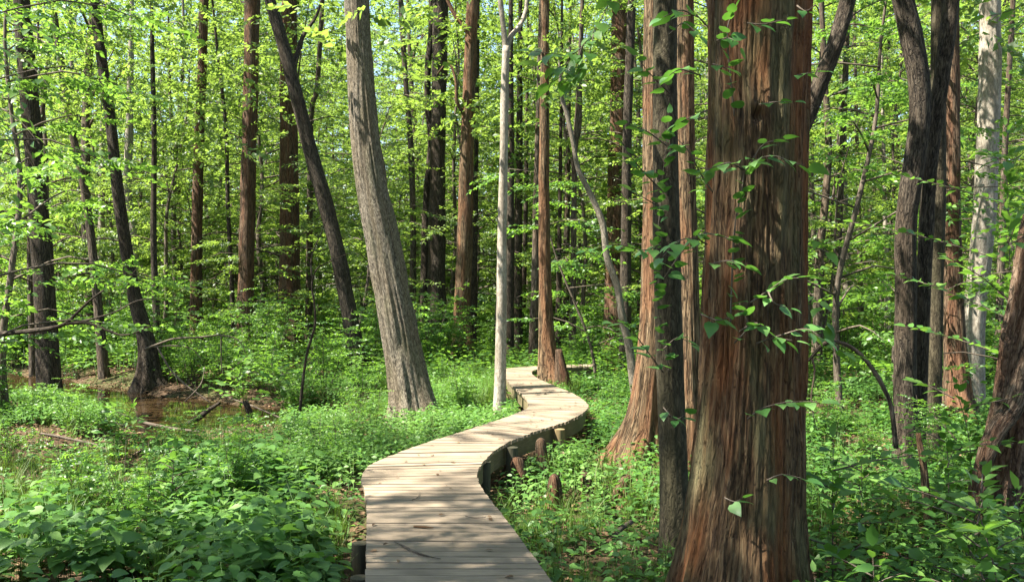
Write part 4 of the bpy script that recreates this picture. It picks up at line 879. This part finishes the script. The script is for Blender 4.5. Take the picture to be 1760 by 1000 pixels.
leafy('hanging_branch', 'bright leafy branch hanging in at the top of the photo right edge', 'branch', [on_trunk(p, 6.6) for p in ([(1880, -80, .2), (1800, -20, .1), (1745, 15, 0), (1700, 28, 0)], [(1800, -20, .1), (1760, 40, -.1), (1735, 60, -.1)], [(1840, 240, .2), (1780, 250, .1), (1740, 275, 0), (1705, 270, 0)], [(1850, 330, .2), (1790, 345, .1), (1750, 385, 0)], [(1840, 380, .2), (1780, 395, .1), (1735, 420, -.1), (1705, 415, -.1)])], .14, 'leaf_big', 98, .005, 'oval')
leafy('leafy_branch', 'leafy branch reaching in over the arched bare branch', 'branch', [on_trunk(p, 7.6) for p in ([(1345, 560, .2), (1400, 575, .1), (1440, 600, 0), (1470, 610, 0)], [(1390, 500, .2), (1405, 520, .1), (1420, 560, 0)], [(1385, 420, .2), (1400, 410, .1), (1420, 430, 0)])], .13, 'leaf_mid', 96, .004)

# big leaved saplings in the right foreground, each its own plant
def sapling(label, px, d, h, seed, leaf=.14, lean=(0, 0), nb=6, mat='leaf_big', name='young_sapling', group='young saplings with large leaves'):
    r = np.random.default_rng(seed); x = (px - 880) / F * d; z = float(ground(x, d)); p0 = A([x, d, z - .05]); tip = p0 + A([lean[0], lean[1], h])
    main = [p0, p0 * .5 + tip * .5 + r.normal(0, .04, 3), tip]
    runs = [main]
    for k in range(nb):
        f = .35 + .6 * k / nb; b = p0 + (tip - p0) * f; a = k * 2.4 + r.random(); L = h * r.uniform(.22, .42)
        runs.append([b, b + A([math.cos(a), math.sin(a), .35]) * L * .5, b + A([math.cos(a), math.sin(a), .30]) * L])
    return leafy(name, label, 'sapling', runs, leaf, mat, seed, .007, 'oval', group, .75, (0, 0, 1))
sapling('young sapling with broad upright leaves rising right beside the great cypress', 1432, 6.6, 1.35, 101, .17, nb=6)
sapling('dense leafy sapling in front of the thick leaning tree foot', 1640, 6.2, 1.15, 102, .15, (.1, -.2), 9)
sapling('big leaved sapling filling the lower right corner', 1715, 5.6, 1.15, 103, .15, (-.15, 0), 10)
sapling('low spreading sapling at the bottom right of the great cypress', 1500, 5.6, .75, 104, .14, nb=8)
sapling('sapling at the right edge in front of the thick leaning tree', 1800, 6.0, 1.0, 105, .14, (-.2, 0), 8)
sapling('sapling between the broken snag and the dark trunk cluster', 1625, 8.3, 1.1, 106, .14, nb=7)
sapling('small pale sapling at the foot of the great cypress, right side', 1400, 5.6, .62, 107, .12, nb=5)
sapling('sapling with wide dark leaves spread before the dark trunk cluster', 1655, 8.6, 1.5, 108, .13, (-.1, 0), 7)
sapling('tall sapling with sunlit leaves by the right edge', 1745, 9.5, 3.9, 109, .14, (-.1, 0), 12)
sapling('leafy sapling at the middle of the sunny patch', 1480, 8.4, .9, 110, .13, nb=8)
sapling('leafy sapling in the near left foreground, taller than the plants round it', 300, 8.6, .85, 111, .13, nb=8)
sapling('sapling overhanging the creek from its far bank', 420, 19.5, 1.5, 112, .2, (0, -.5), 12)
sapling('sapling on the creek bank in front of the slim brown cypress', 500, 18.8, 1.3, 113, .2, (-.3, -.2), 12)
sapling('drooping sapling on the near mud bank of the creek', 190, 12.5, .8, 114, .14, (.3, 0), 8)

# understory trees close by whose branches reach into the frame
for k, (lab, px, d, s) in enumerate([('dark leaved small tree at the photo left edge', -70, 11, 1.0), ('small tree leaning in at the far left, behind the dead branch', 15, 17, 1.0), ('small leafy tree right of the sunlit pale trunk', 1790, 14, .95), ('small leafy tree behind the dark trunk cluster', 1540, 19, 1.0), ('small tree leafing out right of the great cypress', 1450, 16, .9), ('leafy small tree left of the orange brown cypress', 1020, 21, .9)]):
    t = thing('understory_tree', lab, 'tree', ((px - 880) / F * d, d, float(ground((px - 880) / F * d, d)))); t.rotation_euler = (0, 0, k * 1.3); t.scale = (s, s, s)
    for n, me in zip(('stem', 'leaves'), UNDN[k % 3]): obj(n, me, t)

# ------------------------------------------------------------------ light, sky, camera
EL_, AZ = math.radians(57), math.radians(254)      # azimuth clockwise from +Y: the sun stands behind the viewer's left shoulder
sd = A([math.sin(AZ) * math.cos(EL_), math.cos(AZ) * math.cos(EL_), math.sin(EL_)])
w = bpy.data.worlds.new('World'); bpy.context.scene.world = w; w.use_nodes = True
nt = w.node_tree; nt.nodes.clear()
sky = nt.nodes.new('ShaderNodeTexSky'); sky.sky_type = 'NISHITA'; sky.sun_disc = False; sky.sun_elevation = EL_; sky.sun_rotation = AZ
bg = nt.nodes.new('ShaderNodeBackground'); bg.inputs[1].default_value = .07
ow = nt.nodes.new('ShaderNodeOutputWorld'); nt.links.new(sky.outputs[0], bg.inputs[0]); nt.links.new(bg.outputs[0], ow.inputs[0])
from mathutils import Vector
sl = bpy.data.lights.new('sun', 'SUN'); sl.energy = 5.0; sl.angle = math.radians(.55); sl.color = (1, .94, .83)
so = bpy.data.objects.new('sun', sl); C.objects.link(so); so.rotation_euler = Vector(sd).to_track_quat('Z', 'Y').to_euler()

cam = bpy.data.cameras.new('camera'); co = bpy.data.objects.new('camera', cam); C.objects.link(co)
co.location = (0, 0, CZ); co.rotation_euler = (math.radians(90), 0, 0)
cam.sensor_width = 36; cam.lens = 36 * F / 1760; cam.clip_start = .05; cam.clip_end = 1500
sc = bpy.context.scene; sc.camera = co
sc.view_settings.view_transform = 'Standard'; sc.view_settings.look = 'None'; sc.view_settings.gamma = 1; sc.view_settings.exposure = 2.5
cy = sc.cycles
cy.max_bounces = 8; cy.diffuse_bounces = 7; cy.glossy_bounces = 2; cy.transmission_bounces = 3; cy.transparent_max_bounces = 4
cy.caustics_reflective = False; cy.caustics_refractive = False; cy.sample_clamp_indirect = 6
cy.use_denoising = True; cy.denoiser = 'OPENIMAGEDENOISE'; cy.denoising_input_passes = 'RGB_ALBEDO_NORMAL'
